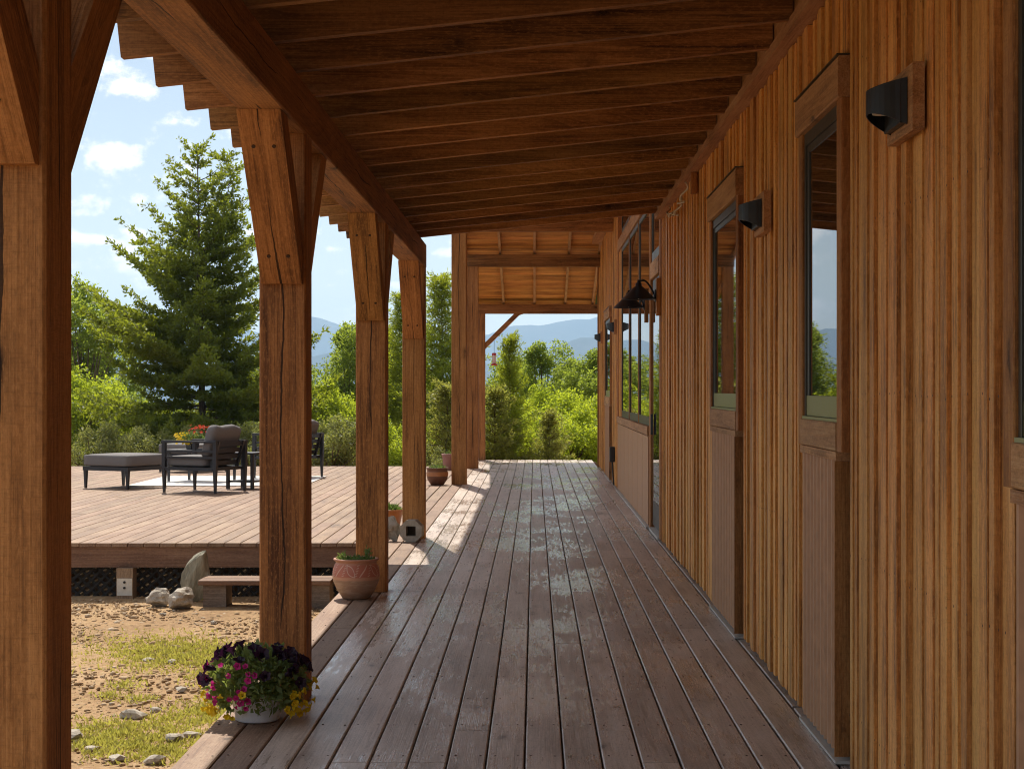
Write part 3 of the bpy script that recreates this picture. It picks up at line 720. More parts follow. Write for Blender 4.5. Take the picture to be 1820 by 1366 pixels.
for i, (px, py, s_) in enumerate([(238, 1273, .085), (275, 1262, .05), (310, 1315, .075), (340, 1308, .06), (322, 1225, .05), (265, 1172, .05), (305, 1176, .045), (125, 1312, .09), (165, 1330, .05), (208, 1350, .06), (275, 1353, .07), (380, 1106, .04), (290, 1090, .035)]):
    x, y, z = ground_at(px, py, -.49)
    o = put('stone', rock_mesh('stone', s_, s_*.8, s_*.42, 50+i, M_ROCK, 2, .25), None, (x, y, -.505), i*1.3)
    tag(o, STL[i], 'stone', 'loose stones in the gravel yard')
# a leaf card field
def cards(c, d, n_, L, wd, curl=.0):
    """rhombic leaves: centres, directions, side vectors"""
    d = d/np.linalg.norm(d, axis=1, keepdims=True); s = np.cross(d, n_); s /= np.linalg.norm(s, axis=1, keepdims=True)+1e-9
    L = np.broadcast_to(L, (len(c),))[:, None]; wd = np.broadcast_to(wd, (len(c),))[:, None]
    up = np.cross(s, d)
    P = np.stack([c, c+d*L*.45+s*wd+up*L*curl, c+d*L, c+d*L*.45-s*wd+up*L*curl], 1).reshape(-1, 3)
    F = np.arange(len(c)*4).reshape(-1, 4); return P, F
def unit(r, n): v = r.normal(size=(n, 3)); return v/np.linalg.norm(v, axis=1, keepdims=True)
M_GRASS = leaf('yard grass', (.22, .21, .04), (.44, .41, .13), (.62, .58, .10), .45, 5.)
r = np.random.default_rng(5); C = []
PATCH = [(255, 1160, 110, 34), (330, 1150, 75, 26), (300, 1170, 120, 22), (385, 1165, 60, 26), (225, 1218, 35, 10), (395, 1200, 70, 26), (190, 1238, 30, 7), (240, 1243, 40, 7), (200, 1300, 90, 22), (320, 1290, 95, 28), (260, 1330, 120, 26), (370, 1265, 60, 24), (170, 1322, 70, 16), (410, 1240, 50, 20), (345, 1345, 60, 14), (355, 1060, 18, 8)]
for px, py, sx, sy in PATCH:
    n = int(sx*sy*.85); q = np.clip(r.normal(size=(n, 2))*.5, -1.15, 1.15)
    for u, v in q:
        yy = py+v*sy; Y = 1.9*3100/(yy-690); C.append(((px+u*sx-950)*Y/3100, Y, -.5))
C = np.array(C); keep = (C[:, 0] < -1.40) & (C[:, 1] < 15.7)
C = C[keep]; bump_ = np.sin(C[:, 0]*19+C[:, 1]*7)*np.sin(C[:, 1]*17-C[:, 0]*5); C = C[(bump_+r.normal(size=len(C))*.45) > -.35]
n = len(C); d = np.stack([r.normal(size=n)*.7, r.normal(size=n)*.7, np.abs(r.normal(size=n))*.8+.25], 1)
P, F = cards(C, d, unit(r, n), r.uniform(.015, .05, n), r.uniform(.003, .007, n))
tag(put('grass', fast_mesh('grass', P, F, M_GRASS)), kind='stuff')

# ------------------------------------------------------------ pots and flowers
def tuft(root, name, mat, cx, cy, z, rx, rz, n, L, wd, seed, up=.6):
    r = np.random.default_rng(seed); a = r.uniform(0, 6.28, n); q = np.sqrt(r.random(n))*rx
    c = np.stack([cx+q*np.cos(a), cy+q*np.sin(a), z+rz*r.random(n)*(1-(q/rx)**2*.5)], 1)
    d = unit(r, n); d[:, 2] = np.abs(d[:, 2])+up
    P, F = cards(c, d, unit(r, n), r.uniform(.5, 1.2, n)*L, r.uniform(.6, 1.1, n)*wd, .05)
    return put(name, fast_mesh(name, P, F, mat), root)
M_PLANT = leaf('pot plant leaves', (.07, .13, .04), (.14, .21, .07), (.22, .32, .06), .4, 20.)
M_PETL = leaf('petunia leaves', (.10, .15, .055), (.22, .28, .11), (.34, .42, .08), .45, 25.)
M_DARKP = leaf('dark purple petals', (.012, .006, .014), (.03, .012, .030), (.06, .012, .05), .25, 20.)
M_YEL = leaf('yellow petals', (.62, .42, .01), (.80, .58, .02), (.80, .60, .02), .35, 20.)
M_MAG = leaf('magenta petals', (.35, .01, .14), (.55, .02, .24), (.70, .04, .3), .35, 20.)
M_REDP = leaf('red petals', (.50, .03, .01), (.70, .07, .02), (.7, .1, .02), .35, 20.)
pet = empty('petunia_pot', (-1.17, 7.37, .002), label='white pot overflowing with dark, yellow and magenta petunias at a post foot', cat='flower pot')
MB().lathe([(.0001, 0), (.085, 0), (.092, .006), (.108, .10), (.112, .105), (.112, .115), (.104, .115), (.095, .09), (.0001, .09)], 32).build('pot', M_WHITE, pet, True)
r = np.random.default_rng(12); n = 2600
u = unit(r, n); rr_ = r.random(n)**.35
c = np.stack([u[:, 0]*.205*rr_, u[:, 1]*.19*rr_,   .162+u[:, 2]*.145*rr_], 1); c[:, 2] = np.maximum(c[:, 2], .045+.07*(np.hypot(c[:, 0], c[:, 1]) < .115))
d = u*.6+unit(r, n)*.8+np.array([0, 0, .25]); P, F = cards(c, d, unit(r, n), r.uniform(.022, .05, n), r.uniform(.006, .012, n), .1)
put('foliage', fast_mesh('foliage', P, F, M_PETL), pet)
def flower_mesh(name, mat, lobes=5, rad_=.5, deep=.5):
    mb = MB(); k = lobes*3; ring = []
    for i in range(k):
        a = 2*math.pi*i/k; q = rad_*(1.0 if i % 3 else .80); ring.append((q*math.cos(a), q*math.sin(a), .05*math.sin(i*2.1)))
    mid = [(x*.45, y*.45, -deep*.25) for x, y, z in ring]; thr = [(x*.16, y*.16, -deep) for x, y, z in ring]
    vs = ring+mid+thr; fs = []
    for lv in range(2):
        for i in range(k): fs.append((lv*k+i, lv*k+(i+1) % k, (lv+1)*k+(i+1) % k, (lv+1)*k+i))
    mb.add(vs, fs); return mb.mesh(name, mat)
FL = {'dark': flower_mesh('petunia', M_DARKP, 5, .5, .75), 'yellow': flower_mesh('petunia', M_YEL, 5, .5, .5), 'magenta': flower_mesh('petunia', M_MAG, 5, .5, .5), 'red': flower_mesh('blossom', M_REDP, 6, .5, .2)}
def flower(root, kind, p, d, s, name='flower'):
    o = put(name, FL[kind], root, p); o.rotation_euler = Vector(d).to_track_quat('Z', 'Y').to_euler(); o.scale = (s, s, s); return o
for i in range(124):
    if i < 40: kind = 'dark'; th_ = random.uniform(-3.14, 3.14); ph = random.uniform(.0, 1.25)
    elif i < 90: kind = 'yellow'; th_ = random.choice([random.uniform(-.9, .3), random.uniform(2.5, 4.0), random.uniform(-3.1, 0)]); ph = random.uniform(-.75, .25)
    else: kind = 'magenta'; th_ = random.uniform(2.3, 4.9); ph = random.uniform(-.6, .55)
    d_ = Vector((math.cos(th_)*math.cos(ph), math.sin(th_)*math.cos(ph), math.sin(ph)))
    p_ = Vector((d_.x*.24, d_.y*.215, .17+d_.z*.165))*1.0
    p_.z = max(.035, p_.z-(.05 if kind == 'yellow' else 0)); f = random.uniform(.93, 1.07); p_.x *= f; p_.y *= f
    dd = (d_+Vector((random.gauss(0, .35), random.gauss(0, .35), random.gauss(0, .3)))).normalized()
    flower(pet, kind, p_, dd, {'dark': .058, 'yellow': .032, 'magenta': .03}[kind]*random.uniform(.8, 1.2))

def pot(name, loc, prof, mat, label, cat='pot', n=36):
    t = empty(name, loc, label=label, cat=cat)
    MB().lathe(prof, n).build('bowl', mat, t, True); return t
m, h = new_mat('painted terracotta'); tc = h.n('ShaderNodeTexCoord').outputs['Object']; z = h.n('ShaderNodeSeparateXYZ', {0: tc}).outputs[2]
nn_ = h.noise(tc, 18, 5, .6); sw = h.noise(h.vm('MULTIPLY', tc, (1, 1, 4.)), 9, 4, .6, 1.2)
zz = h.m('ADD', z, h.m('MULTIPLY', h.m('SUBTRACT', nn_, .5), .012))
lowc = h.mix(h.smooth(sw, .45, .62), (.33, .19, .12), (.40, .26, .18)); bandc = h.mix(nn_, (.40, .10, .06), (.47, .17, .10))
cc = h.mix(h.smooth(zz, .128, .131), lowc, bandc); cc = h.mix(h.smooth(zz, .146, .155), h.mix(h.smooth(zz, .128, .131), lowc, (.50, .25, .15)), cc)
cc = h.mix(h.smooth(zz, .225, .24), cc, (.44, .20, .12))
finish(h, h.n('ShaderNodeBsdfPrincipled', {'Base Color': cc, 'Roughness': .55, 'Normal': h.n('ShaderNodeBump', {'Strength': .2, 'Distance': .004, 'Height': nn_}).outputs[0]})); M_TERRA = m
M_RELIEF = plain('pale relief glaze', (.58, .36, .27), .6)
TP = [(.0001, 0), (.082, 0), (.092, .004), (.128, .06), (.152, .115), (.158, .15), (.152, .2), (.136, .238), (.134, .246), (.15, .256), (.152, .264), (.146, .268), (.130, .262), (.124, .235), (.0001, .232)]
tp = pot('terracotta_pot', (-1.19, 11.64, .002), TP, M_TERRA, 'large round terracotta pot carved with leaves, in front of a post', 'plant pot', 48)
rl = MB(); rz_, rr2 = [p[1] for p in TP[2:8]], [p[0] for p in TP[2:8]]
def on_pot(a, z_): rr3 = float(np.interp(z_, rz_, rr2))+.0022; return (rr3*math.cos(a), rr3*math.sin(a), z_)
def ribbon(pts, wd=.0026):
    P_ = []
    for i, (a, z_) in enumerate(pts):
        a2, z2 = pts[min(i+1, len(pts)-1)]; a1, z1 = pts[max(i-1, 0)]
        t_ = Vector(((a2-a1)*.15, z2-z1)); t_ = t_.normalized() if t_.length > 0 else Vector((1, 0)); nx, nz = -t_.y, t_.x
        P_ += [on_pot(a+nx*wd/.15, z_+nz*wd), on_pot(a-nx*wd/.15, z_-nz*wd)]
    rl.add(P_, [(2*i, 2*i+2, 2*i+3, 2*i+1) for i in range(len(pts)-1)])
for k in range(11):
    a0 = k*2*math.pi/11; ln = .34; sg = 1 if k % 2 else -1
    for s_ in (1, -1):
        ribbon([(a0+ln*(t-.5)*1.1+s_*.10*math.sin(math.pi*t)*.9, .192+sg*.068*(t-.5)*1.15+s_*.016*math.sin(math.pi*t)) for t in np.linspace(0, 1, 9)])
    for j in range(5):
        t = .15+.17*j; a = a0+.28+.0*t; ribbon([(a-.05+.03*j-.06, .158+.017*j), (a+.03*j, .166+.017*j)], .0022)
rl.build('leaf_relief', M_RELIEF, tp)
MB().lathe([(.0001, .237), (.123, .237)], 24).build('soil', M_SOIL_SHADE, tp)
tuft(tp, 'plant', M_PLANT, 0, 0, .235, .12, .03, 620, .035, .006, 3)
tuft(tp, 'sprig', M_PLANT, .075, 0, .25, .022, .09, 60, .03, .006, 4); tuft(tp, 'sprig', M_PLANT, -.09, -.02, .25, .03, .06, 60, .03, .006, 5)
M_ORANGE = plain('orange glazed clay', (.42, .17, .055), .4, 0, .5, .2, 12)
M_BROWNPOT = plain('brown glazed clay', (.16, .065, .035), .35, 0, .5, .25, 10)
M_PINKPOT = plain('dull pink clay', (.34, .17, .14), .6, 0, .4, .12, 12)
op = pot('clay_pot', (-1.40, 17.0, .002), [(.0001, 0), (.07, 0), (.075, .005), (.10, .12), (.118, .2), (.126, .205), (.126, .222), (.11, .222), (.10, .18), (.0001, .178)], M_ORANGE, 'orange clay pot of green herbs behind the knobbly stone', 'plant pot')
tuft(op, 'herbs', M_PLANT, 0, 0, .19, .10, .05, 420, .06, .008, 8, .9)
bp_ = pot('bowl_pot', (-1.41, 25.3, .002), [(.0001, 0), (.085, 0), (.10, .01), (.145, .08), (.155, .14), (.148, .20), (.152, .23), (.165, .238), (.165, .25), (.15, .25), (.14, .21), (.0001, .2)], M_BROWNPOT, 'wide brown glazed bowl pot beside the tall far post', 'plant pot')
MB().lathe([(.1485, .128), (.158, .13), (.1575, .18), (.1525, .19), (.147, .192)], 30).build('red_band', M_ORANGE, bp_)
tuft(bp_, 'plant', M_PLANT, 0, 0, .20, .12, .05, 240, .07, .009, 9, .9)
pp_ = pot('tall_pot', (-1.47, 29.9, .002), [(.0001, 0), (.085, 0), (.09, .01), (.108, .2), (.118, .24), (.122, .25), (.122, .28), (.108, .28), (.10, .22), (.0001, .2)], M_PINKPOT, 'tall dull pink pot behind the farther posts', 'plant pot')
tuft(pp_, 'plant', M_PLANT, 0, 0, .2, .08, .1, 80, .07, .009, 10, .9)

# hummingbird feeder
fd = empty('bird_feeder', (-.79, 34.15, 1.85), label='red hummingbird feeder hanging from the far knee brace', cat='bird feeder')
MB().lathe([(.0001, 0), (.05, 0), (.068, .012), (.07, .022), (.05, .035), (.03, .04)], 20).build('base', M_RED, fd, True)
MB().lathe([(.033, .036), (.04, .05), (.036, .12), (.042, .19), (.04, .205)], 20).build('bottle', M_SYRUP, fd, True)
MB().lathe([(.043, .2), (.045, .235), (.03, .245), (.0001, .246)], 20).build('cap', M_RED, fd, True)
MB().tube([(0, 0, .246), (0.002, 0, .49)], .004, 6).build('hanger', M_BLACK, fd)

# ------------------------------------------------------------ deck furniture
def chair_leg(mb, x, y, z1, top=.024, bot=.014):
    mb.add([(x+sx*q, y+sy*q, z) for z, q in ((0, bot), (z1, top)) for sx, sy in ((-1, -1), (1, -1), (1, 1), (-1, 1))],
           [(0,3,2,1),(4,5,6,7),(0,1,5,4),(1,2,6,5),(2,3,7,6),(3,0,4,7)]); return mb
def make_armchair():
    t = empty('armchair'); D, Wd = .88, .76; hx, hy = D/2, Wd/2
    for sx in (-1, 1):
        for sy in (-1, 1):
            chair_leg(MB(), sx*(hx-.03), sy*(hy-.03), .34).build('leg', M_CHAIR, t)
            if sx < 0: MB().box(sx*(hx-.03)-.026, sx*(hx-.03)+.026, sy*(hy-.03)-.024, sy*(hy-.03)+.024, .34, .668).build('arm_post', M_CHAIR, t)
            else: MB().box(sx*(hx-.03)-.026, sx*(hx-.03)+.026, sy*(hy-.03)-.024, sy*(hy-.03)+.024, .34, .668).build('arm_post', M_CHAIR, t)
    for sy in (-1, 1):
        MB().cbox(-hx, hx, sy*(hy-.03)-.032, sy*(hy-.03)+.032, .669, .70, .004, 0).build('armrest', M_CHAIR, t)
        for zz in (.46, .54): MB().box(-hx+.057, hx-.057, sy*(hy-.03)-.012, sy*(hy-.03)+.012, zz, zz+.028).build('side_slat', M_CHAIR, t)
    MB().box(-hx+.06, hx-.06, -hy+.01, hy-.01, .30, .345).build('seat_frame', M_CHAIR, t)
    for k in range(4):
        x = hx-.13+.030*k; z0 = .37+.085*k
        MB().box(x, x+.02, -hy+.065, hy-.065, z0, z0+.06).build('back_slat', M_CHAIR, t)
    for sy in (-1, 1):
        MB().prism([(hx-.14, .346), (hx-.10, .346), (hx+.01, .70), (hx-.03, .70)], 1, sy*(hy-.09)-.02, sy*(hy-.09)+.02).build('back_post', M_CHAIR, t)
    MB().rbox(-hx+.04, hx-.2, -hy+.06, hy-.06, .347, .49, .045, .10).build('seat_cushion', M_CUSH, t, True)
    cu = MB().rbox(-.085, .085, -hy+.05, hy-.05, 0, .42, .07, .05, 9)
    cu.v = [(v[0]+.30*(v[2])+hx-.235, v[1], v[2]+.475+.014*math.sin(v[1]*17)*(v[2] > .3)) for v in cu.v]; cu.build('back_cushion', M_CUSH, t, True)
    return t
ch = make_armchair(); rot = math.atan2(-.36, .80)
ch.location = (-4.465, 23.62, .003); ch.rotation_euler = (0, 0, rot)
tag(ch, 'charcoal slatted armchair with grey cushions nearest on the raised deck', 'armchair', 'patio armchairs')
c2 = copy_tree(ch); c2.location = (-3.86, 27.35, .003); c2.rotation_euler = (0, 0, rot+.1); tag(c2, 'charcoal armchair farther back, half hidden behind the thick post', 'armchair', 'patio armchairs')
def make_ottoman():
    t = empty('ottoman'); hx = .415
    for sx in (-1, 1):
        for sy in (-1, 1): chair_leg(MB(), sx*(hx-.03), sy*(hx-.03), .25).build('leg', M_CHAIR, t)
    MB().box(-hx, hx, -hx, hx, .25, .305).build('frame', M_CHAIR, t)
    MB().rbox(-hx, hx, -hx, hx, .306, .475, .035, .04).build('cushion', M_CUSH, t, True); return t
ot = make_ottoman(); ot.location = (-5.785, 24.67, .003); ot.rotation_euler = (0, 0, math.atan2(-.4, .73))
tag(ot, 'square grey cushioned ottoman on dark legs left of the near armchair', 'ottoman', 'patio ottomans')
o2 = copy_tree(ot); o2.location = (-5.75, 29.4, .003); tag(o2, 'grey cushioned ottoman far back behind the flower table', 'ottoman', 'patio ottomans')
tag(MB().box(-5.85, -3.3, 24.95, 27.7, .004, .012).build('rug', M_RUG), 'pale woven rug lying under the patio furniture', 'rug')
ct = empty('coffee_table', (-5.0, 26.2, .0125), rot, label='low dark patio table carrying the yellow flower planter', cat='table')
MB().cbox(-.45, .45, -.3, .3, .44, .475, .004, 0).build('tabletop', plain('grey table top', (.16, .16, .165), .35), ct)
for sx in (-1, 1):
    for sy in (-1, 1): chair_leg(MB(), sx*.41, sy*.26, .44).build('leg', M_CHAIR, ct)
sd = empty('side_table', (-4.02, 24.42, .003), rot, label='small dark side table tucked behind the near armchair', cat='table')
MB().cbox(-.22, .22, -.2, .2, .48, .505, .003, 0).build('tabletop', M_CHAIR, sd)
for sx in (-1, 1):
    for sy in (-1, 1): MB().box(sx*.2-.02, sx*.2+.02, sy*.18-.02, sy*.18+.02, 0, .479).build('leg', M_CHAIR, sd)
MB().box(-.18, .18, -.16, .16, .09, .115).build('shelf', M_CHAIR, sd)
pl_ = empty('flower_planter', (-5.13, 26.15, .489), label='dark planter of yellow and red flowers on the low table', cat='flower planter')
MB().lathe([(.0001, 0), (.085, 0), (.09, .005), (.12, .15), (.125, .155), (.112, .155), (.1, .12), (.0001, .12)], 4).build('box', M_CHAIR, pl_)
tuft(pl_, 'foliage', M_PLANT, 0, 0, .12, .17, .14, 500, .06, .012, 21, .5)
for i in range(130):
    a = random.uniform(0, 6.28); q = math.sqrt(random.random())*.24; kind = 'yellow' if i < 95 else 'red'
    cx = -.09 if kind == 'yellow' else .12
    flower(pl_, kind, (cx+q*.75*math.cos(a), q*math.sin(a), (.08 if kind == 'yellow' else .2)+random.uniform(0, .17)), (math.cos(a)*.6, math.sin(a)*.6-.3, .7), random.uniform(.035, .055))

# ------------------------------------------------------------ trees and bushes
M_BARK = stone_mat('tree bark', (.05, .035, .025), (.12, .085, .06), (.22, .17, .13), 10, (1, 1, .25))
M_SPRUCE = leaf('spruce needles', (.034, .060, .009), (.115, .155, .020), (.44, .50, .03), .43, 2.6)
M_CON2 = leaf('young conifer needles', (.075, .11, .012), (.19, .24, .026), (.56, .62, .04), .48, 2.2)
M_JUN = leaf('olive juniper needles', (.10, .12, .025), (.21, .22, .045), (.50, .50, .08), .46, 2.6)
M_LEAF = leaf('bright broad leaves', (.10, .15, .012), (.25, .315, .028), (.64, .74, .045), .55, 2.0)
M_LEAF2 = leaf('mid green broad leaves', (.065, .105, .016), (.17, .225, .035), (.46, .56, .06), .54, 2.0)
M_SAGE = leaf('dull olive shrub leaves', (.12, .14, .045), (.22, .24, .075), (.40, .42, .09), .42, 3.)
def conifer(seed, H, Rb, mat, nb=170, dens=1., bottom=.06, needle=(.10, .16), wid=(.016, .03), gap=.0, two_tops=False):
    """returns (trunk mesh, crown mesh)"""
    r = np.random.default_rng(seed); tr = MB()
    lean = r.uniform(-.03, .03, 2)
    tr.tube([(lean[0]*H*t, lean[1]*H*t, H*t) for t in np.linspace(-.03, .97, 9)], [max(.012, .055*H/4*(1-t)) for t in np.linspace(0, 1, 9)], 9)
    Cs, Ds, Ls = [], [], []
    if two_tops: tr.tube([(0, 0, H*.66), (.45, .1, H*.78), (.72, .12, H*.955)], [.03, .02, .008], 6)
    for b in range(nb):
        nw = nb//6; t = bottom+(1-bottom)*((b//6)+r.random()*.28+.2*(b % 2))/nw; t = min(.985, t)**1.05
        prof = (1-t)**.9*(1-.35*max(0, .12-t)/.12)
        L = Rb*prof*r.choice([.5, .75, .92, 1.05, 1.25])*r.uniform(.92, 1.08)+.12
        if r.random() < gap: continue
        az = b*1.047+(b//6)*.61+r.uniform(-.3, .3); base = np.array([lean[0]*H*t, lean[1]*H*t, H*t])
        if two_tops and t > .70 and b % 2: base = base+np.array([.72, .12, -.02*H])*min(1, (t-.64)/.2); L *= .8
        rise = r.uniform(-.10, .18)+.55*t
        ns = max(3, int(L/.13)); ph = np.linspace(.16, 1, ns)
        out = np.array([math.cos(az), math.sin(az), 0]); side = np.array([-math.sin(az), math.cos(az), 0])
        def along(q_): 
            v_ = base+out*(L*q_); v_[2] += L*(rise*q_-.34*q_**1.3*(1-t)+.30*q_**3); return v_
        tr.tube([base, along(.5), along(.95)], [.010+.007*L, .008, .004], 4, False)
        for k in range(ns):
            p0 = along(ph[k]); w_sp = .25*L*(1-ph[k])**.7+.08
            for sg in ((-1, 1) if k < ns-1 else (0,)):
                if r.random() < .10: continue
                tip = p0+(side*sg*w_sp*r.uniform(.6, 1.1)+out*w_sp*r.uniform(.5, .9) if sg else out*.16)+np.array([0, 0, r.uniform(.0, .10)])
                nt = max(1, int(np.linalg.norm(tip-p0)/.13))
                for j in range(nt):
                    e0 = p0+(tip-p0)*(j/nt); e1 = p0+(tip-p0)*((j+1)/nt)+np.array([0, 0, .03])+r.normal(size=3)*.025
                    ax = e1-e0; m_ = int(19*dens); u_ = r.random((m_, 1))
                    Cs.append(e0+ax*u_+r.normal(size=(m_, 3))*.030); Ds.append(ax/(np.linalg.norm(ax)+1e-6)*.9+unit(r, m_)*1.0+np.array([0, 0, .15]))
    c = np.concatenate(Cs); d = np.concatenate(Ds); n = len(c)
    P, F = cards(c, d, unit(r, n), r.uniform(*needle, n), r.uniform(*wid, n)*.6, .0)
    return tr.mesh('trunk', M_BARK), fast_mesh('crown', P, F, mat)
def broadleaf(seed, H, Rw, mat, nblob=26, nleaf=16000, low=.1, leafs=(.07, .11), open_=.0, stems=1, stretch=1.0):
    r = np.random.default_rng(seed); tr = MB(); blobs = []
    for k in range(nblob):
        u = unit(r, 1)[0]; q = r.random()**.45
        t = low+(1-low)*(.5+.5*u[2]*q)
        wv = Rw*(math.sin(math.pi*min(1, max(.06, (t-low)/(1-low)*.86+.14)))**.6)
        blobs.append((np.array([u[0]*wv*q*.9, u[1]*wv*q*.9, H*t*.94]), r.uniform(.16, .34)*Rw))
    st = [(np.array([r.uniform(-.25, .25)*Rw*(stems > 1), r.uniform(-.25, .25)*Rw*(stems > 1), 0])) for _ in range(stems)]
    for k, (c, q) in enumerate(blobs):
        s0 = st[k % stems]; mid = s0*.6+np.array([c[0]*.25, c[1]*.25, c[2]*.5])
        tr.tube([s0+np.array([0, 0, -.2]), mid, c*np.array([.9, .9, .97])], [.02+.012*H/stems**.5, .014+.004*H, .006], 5, False)
    per = nleaf//nblob; Cs, Ds = [], []
    for c, q in blobs:
        u = unit(r, per); rr3 = q*(.35+.75*r.random(per)**.5)
        # sub-clumps so the surface breaks into sprays
        sub = unit(r, 14)*q*.8; pick = r.integers(0, 14, per)
        p = c+sub[pick]*.75+u*(rr3*.42)[:, None]; p[:, 2] = np.maximum(p[:, 2], .03)
        Cs.append(p); Ds.append(u*.7+unit(r, per)*.7+np.array([0, 0, -.15]))
    c = np.concatenate(Cs); d = np.concatenate(Ds); n = len(c)
    P, F = cards(c, d, unit(r, n), r.uniform(*leafs, n), r.uniform(*leafs, n)*.34, .08)
    return tr.mesh('trunk', M_BARK), fast_mesh('crown', P, F, mat)
def plant_tree(name, meshes, px, Y, rz, scale, label, cat, group=None, sz=None):
    X = (px-950)*Y/3100; t = empty(name, (X, Y, float(terrain_z(np.array(X), np.array(Y)))-.05), rz, label=label, cat=cat, group=group)
    t.scale = (scale, scale, sz or scale)
    put('trunk', meshes[0], t); put('crown', meshes[1], t); return t
hero = conifer(3, 7.45, 3.1, M_SPRUCE, nb=162, dens=1.1, bottom=.06, needle=(.07, .125), wid=(.026, .045), gap=.04, two_tops=True)
plant_tree('spruce_tree', hero, 362, 38.5, .5, 1., 'tall dark spruce with two leaders rising behind the patio furniture', 'tree')
cA = conifer(8, 5.2, 1.35, M_CON2, nb=150, dens=1.0, bottom=.03); cB = conifer(14, 3.6, .85, M_CON2, nb=110, dens=1.0, bottom=.03); cJ = conifer(17, 2.0, .8, M_JUN, nb=70, dens=1.2, bottom=.02, needle=(.06, .11))
GC = 'conifers behind the deck'
plant_tree('fir_tree', cA, 788, 41, 0, .93, 'tall green fir between the fourth post and the taller far post', 'tree', GC)
plant_tree('fir_tree', cA, 722, 43, 2.1, .88, 'fir peeping out on both sides of the fourth post', 'tree', GC)
plant_tree('fir_tree', cB, 903, 37.5, 1, .66, 'slim dark young fir just right of the red feeder', 'tree', GC, .86)
plant_tree('fir_tree', cB, 688, 46, 3, 1.1, 'slender fir tip showing right of the third post', 'tree', GC)
GJ = 'low junipers at the deck edge'
plant_tree('juniper', cJ, 792, 36.6, 0, 1.0, 'olive yellow juniper beside the pink pot', 'shrub', GJ)
plant_tree('juniper', cJ, 878, 36.6, 2, .95, 'olive juniper below the feeder at the far deck edge', 'shrub', GJ)
plant_tree('juniper', cJ, 978, 36.5, 4, .72, 'small olive juniper low in front of the bright bushes', 'shrub', GJ)
bA = broadleaf(21, 4.6, 1.7, M_LEAF2, 40, 24000, .10, (.06, .095)); bB = broadleaf(22, 3.0, 1.6, M_LEAF, 34, 26000, .03, (.05, .085), stems=4); bC = broadleaf(23, 2.2, 1.5, M_LEAF, 30, 24000, .02, (.045, .075), stems=5)
bT = broadleaf(29, 6.0, 1.75, M_LEAF2, 26, 9000, .28, (.07, .12)); bS = broadleaf(31, 1.5, .95, M_SAGE, 22, 9000, .03, (.035, .06), stems=6)
GB = 'leafy trees and bushes beyond the deck'
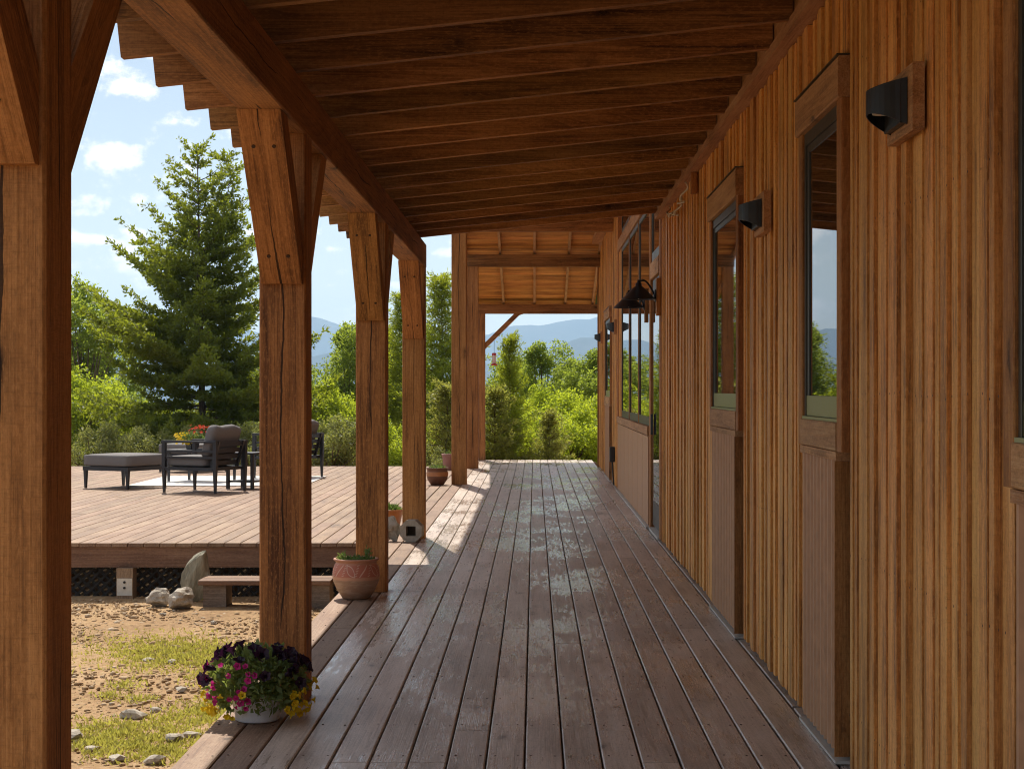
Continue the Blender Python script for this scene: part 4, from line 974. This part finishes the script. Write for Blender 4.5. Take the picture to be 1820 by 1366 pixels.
T = [('aspen_tree', bT, 150, 45, .3, 1.0, 'airy leafy tree left of the big spruce', 'tree'),
     ('leafy_bush', bB, 140, 41, 1., 1.0, 'bushy green shrub under the airy tree beside the first post', 'bush'),
     ('leafy_tree', bA, 200, 50, 2, .9, 'mid green tree behind the left flank of the spruce', 'tree'),
     ('leafy_tree', bA, 612, 46, 0, .97, 'round mid green tree between the second and third posts', 'tree'),
     ('leafy_bush', bB, 590, 40, 2.2, .88, 'bright yellow green bush between the second and third posts', 'bush'),
     ('leafy_tree', bA, 500, 48, 1.4, .9, 'mid green tree behind the second post', 'tree'),
     ('leafy_bush', bC, 700, 39, .4, .8, 'low bright bush seen right of the third post', 'bush'),
     ('leafy_tree', bA, 968, 50, 1.1, .93, 'rounded tree below the mountains right of the slim fir', 'tree'),
     ('leafy_tree', bA, 915, 52, 4.0, .92, 'green tree behind the slim fir', 'tree'),
     ('leafy_tree', bA, 1066, 47, 2.5, .83, 'leafy tree next to the far end of the house', 'tree'),
     ('leafy_tree', bA, 1018, 49, 3.3, .80, 'leafy tree behind the brightest bush in the far opening', 'tree'),
     ('leafy_tree', bA, 1130, 45, .9, .85, 'leafy tree hidden behind the house end', 'tree'),
     ('leafy_bush', bB, 962, 42, .2, .90, 'bright bush in the middle of the far opening', 'bush'),
     ('leafy_bush', bC, 1040, 40, 1.9, 1.0, 'bright yellow green bush against the house end', 'bush'),
     ('leafy_bush', bC, 1005, 38.5, 3.2, .86, 'lowest bright bush at the far deck edge', 'bush'),
     ('leafy_bush', bC, 930, 40, 5., .9, 'bright bush right of the olive juniper', 'bush'),
     ('leafy_bush', bB, 410, 44, 5.2, .8, 'bright bush glimpsed under the right side of the spruce', 'bush'),
     ('leafy_bush', bB, 270, 44, .6, .78, 'bright bush glimpsed under the left side of the spruce', 'bush'),
     ('leafy_bush', bC, 840, 40, 2.6, .9, 'bush behind the two far posts', 'bush')]
for a in T: plant_tree(*a, group=GB)
GS = 'dull shrubs along the back of the raised deck'
for px, Y, s_, lab in [(600, 34, 1.0, 'dull olive shrub with bare stems right behind the deck past the second post'), (175, 35, .9, 'dull shrub behind the ottoman'), (265, 34.5, .85, 'dull shrub behind the flower table'), (345, 35, .85, 'dull shrub under the spruce trunk'), (440, 34.5, .9, 'dull shrub behind the near armchair'), (520, 34.5, .9, 'dull shrub hidden by the second post'), (760, 34.8, .6, 'dull low shrub behind the brown bowl pot')]:
    plant_tree('olive_shrub', bS, px, Y, px*.1, s_, lab, 'shrub', GS)
# the wood goes on past the left of the yard as one mass
r = np.random.default_rng(78); n = 60000; m_ = 260
cl = np.stack([r.uniform(-70, -13.5, m_), r.uniform(40, 62, m_)], 1); pick = r.integers(0, m_, n); sz = r.uniform(.8, 1.7, m_)
cz = terrain_z(cl[:, 0], cl[:, 1])+r.uniform(.5, 4.2, m_); u = unit(r, n)
p = np.stack([cl[pick, 0], cl[pick, 1], cz[pick]], 1)+u*sz[pick][:, None]*(.55+.45*r.random(n))[:, None]
P, F = cards(p, u+unit(r, n), unit(r, n), r.uniform(.12, .22, n), r.uniform(.05, .08, n), .05)
tag(put('woods', fast_mesh('woods', P, F, M_LEAF2)), kind='stuff')
# distant wood on the hillside as one mass
r = np.random.default_rng(77); n = 26000
cl = np.stack([r.uniform(-120, 60, 160), r.uniform(75, 190, 160)], 1); pick = r.integers(0, 160, n)
cz = terrain_z(cl[:, 0], cl[:, 1])+1.2; sz = r.uniform(1.6, 3.2, 160)
u = unit(r, n); p = np.stack([cl[pick, 0], cl[pick, 1], cz[pick]], 1)+u*sz[pick][:, None]*(.6+.4*r.random(n))[:, None]*np.array([1, 1, 1.05])
P, F = cards(p, u+unit(r, n), unit(r, n), r.uniform(.35, .6, n), r.uniform(.13, .2, n), .05)
tag(put('woods', fast_mesh('woods', P, F, M_LEAF2)), kind='stuff')
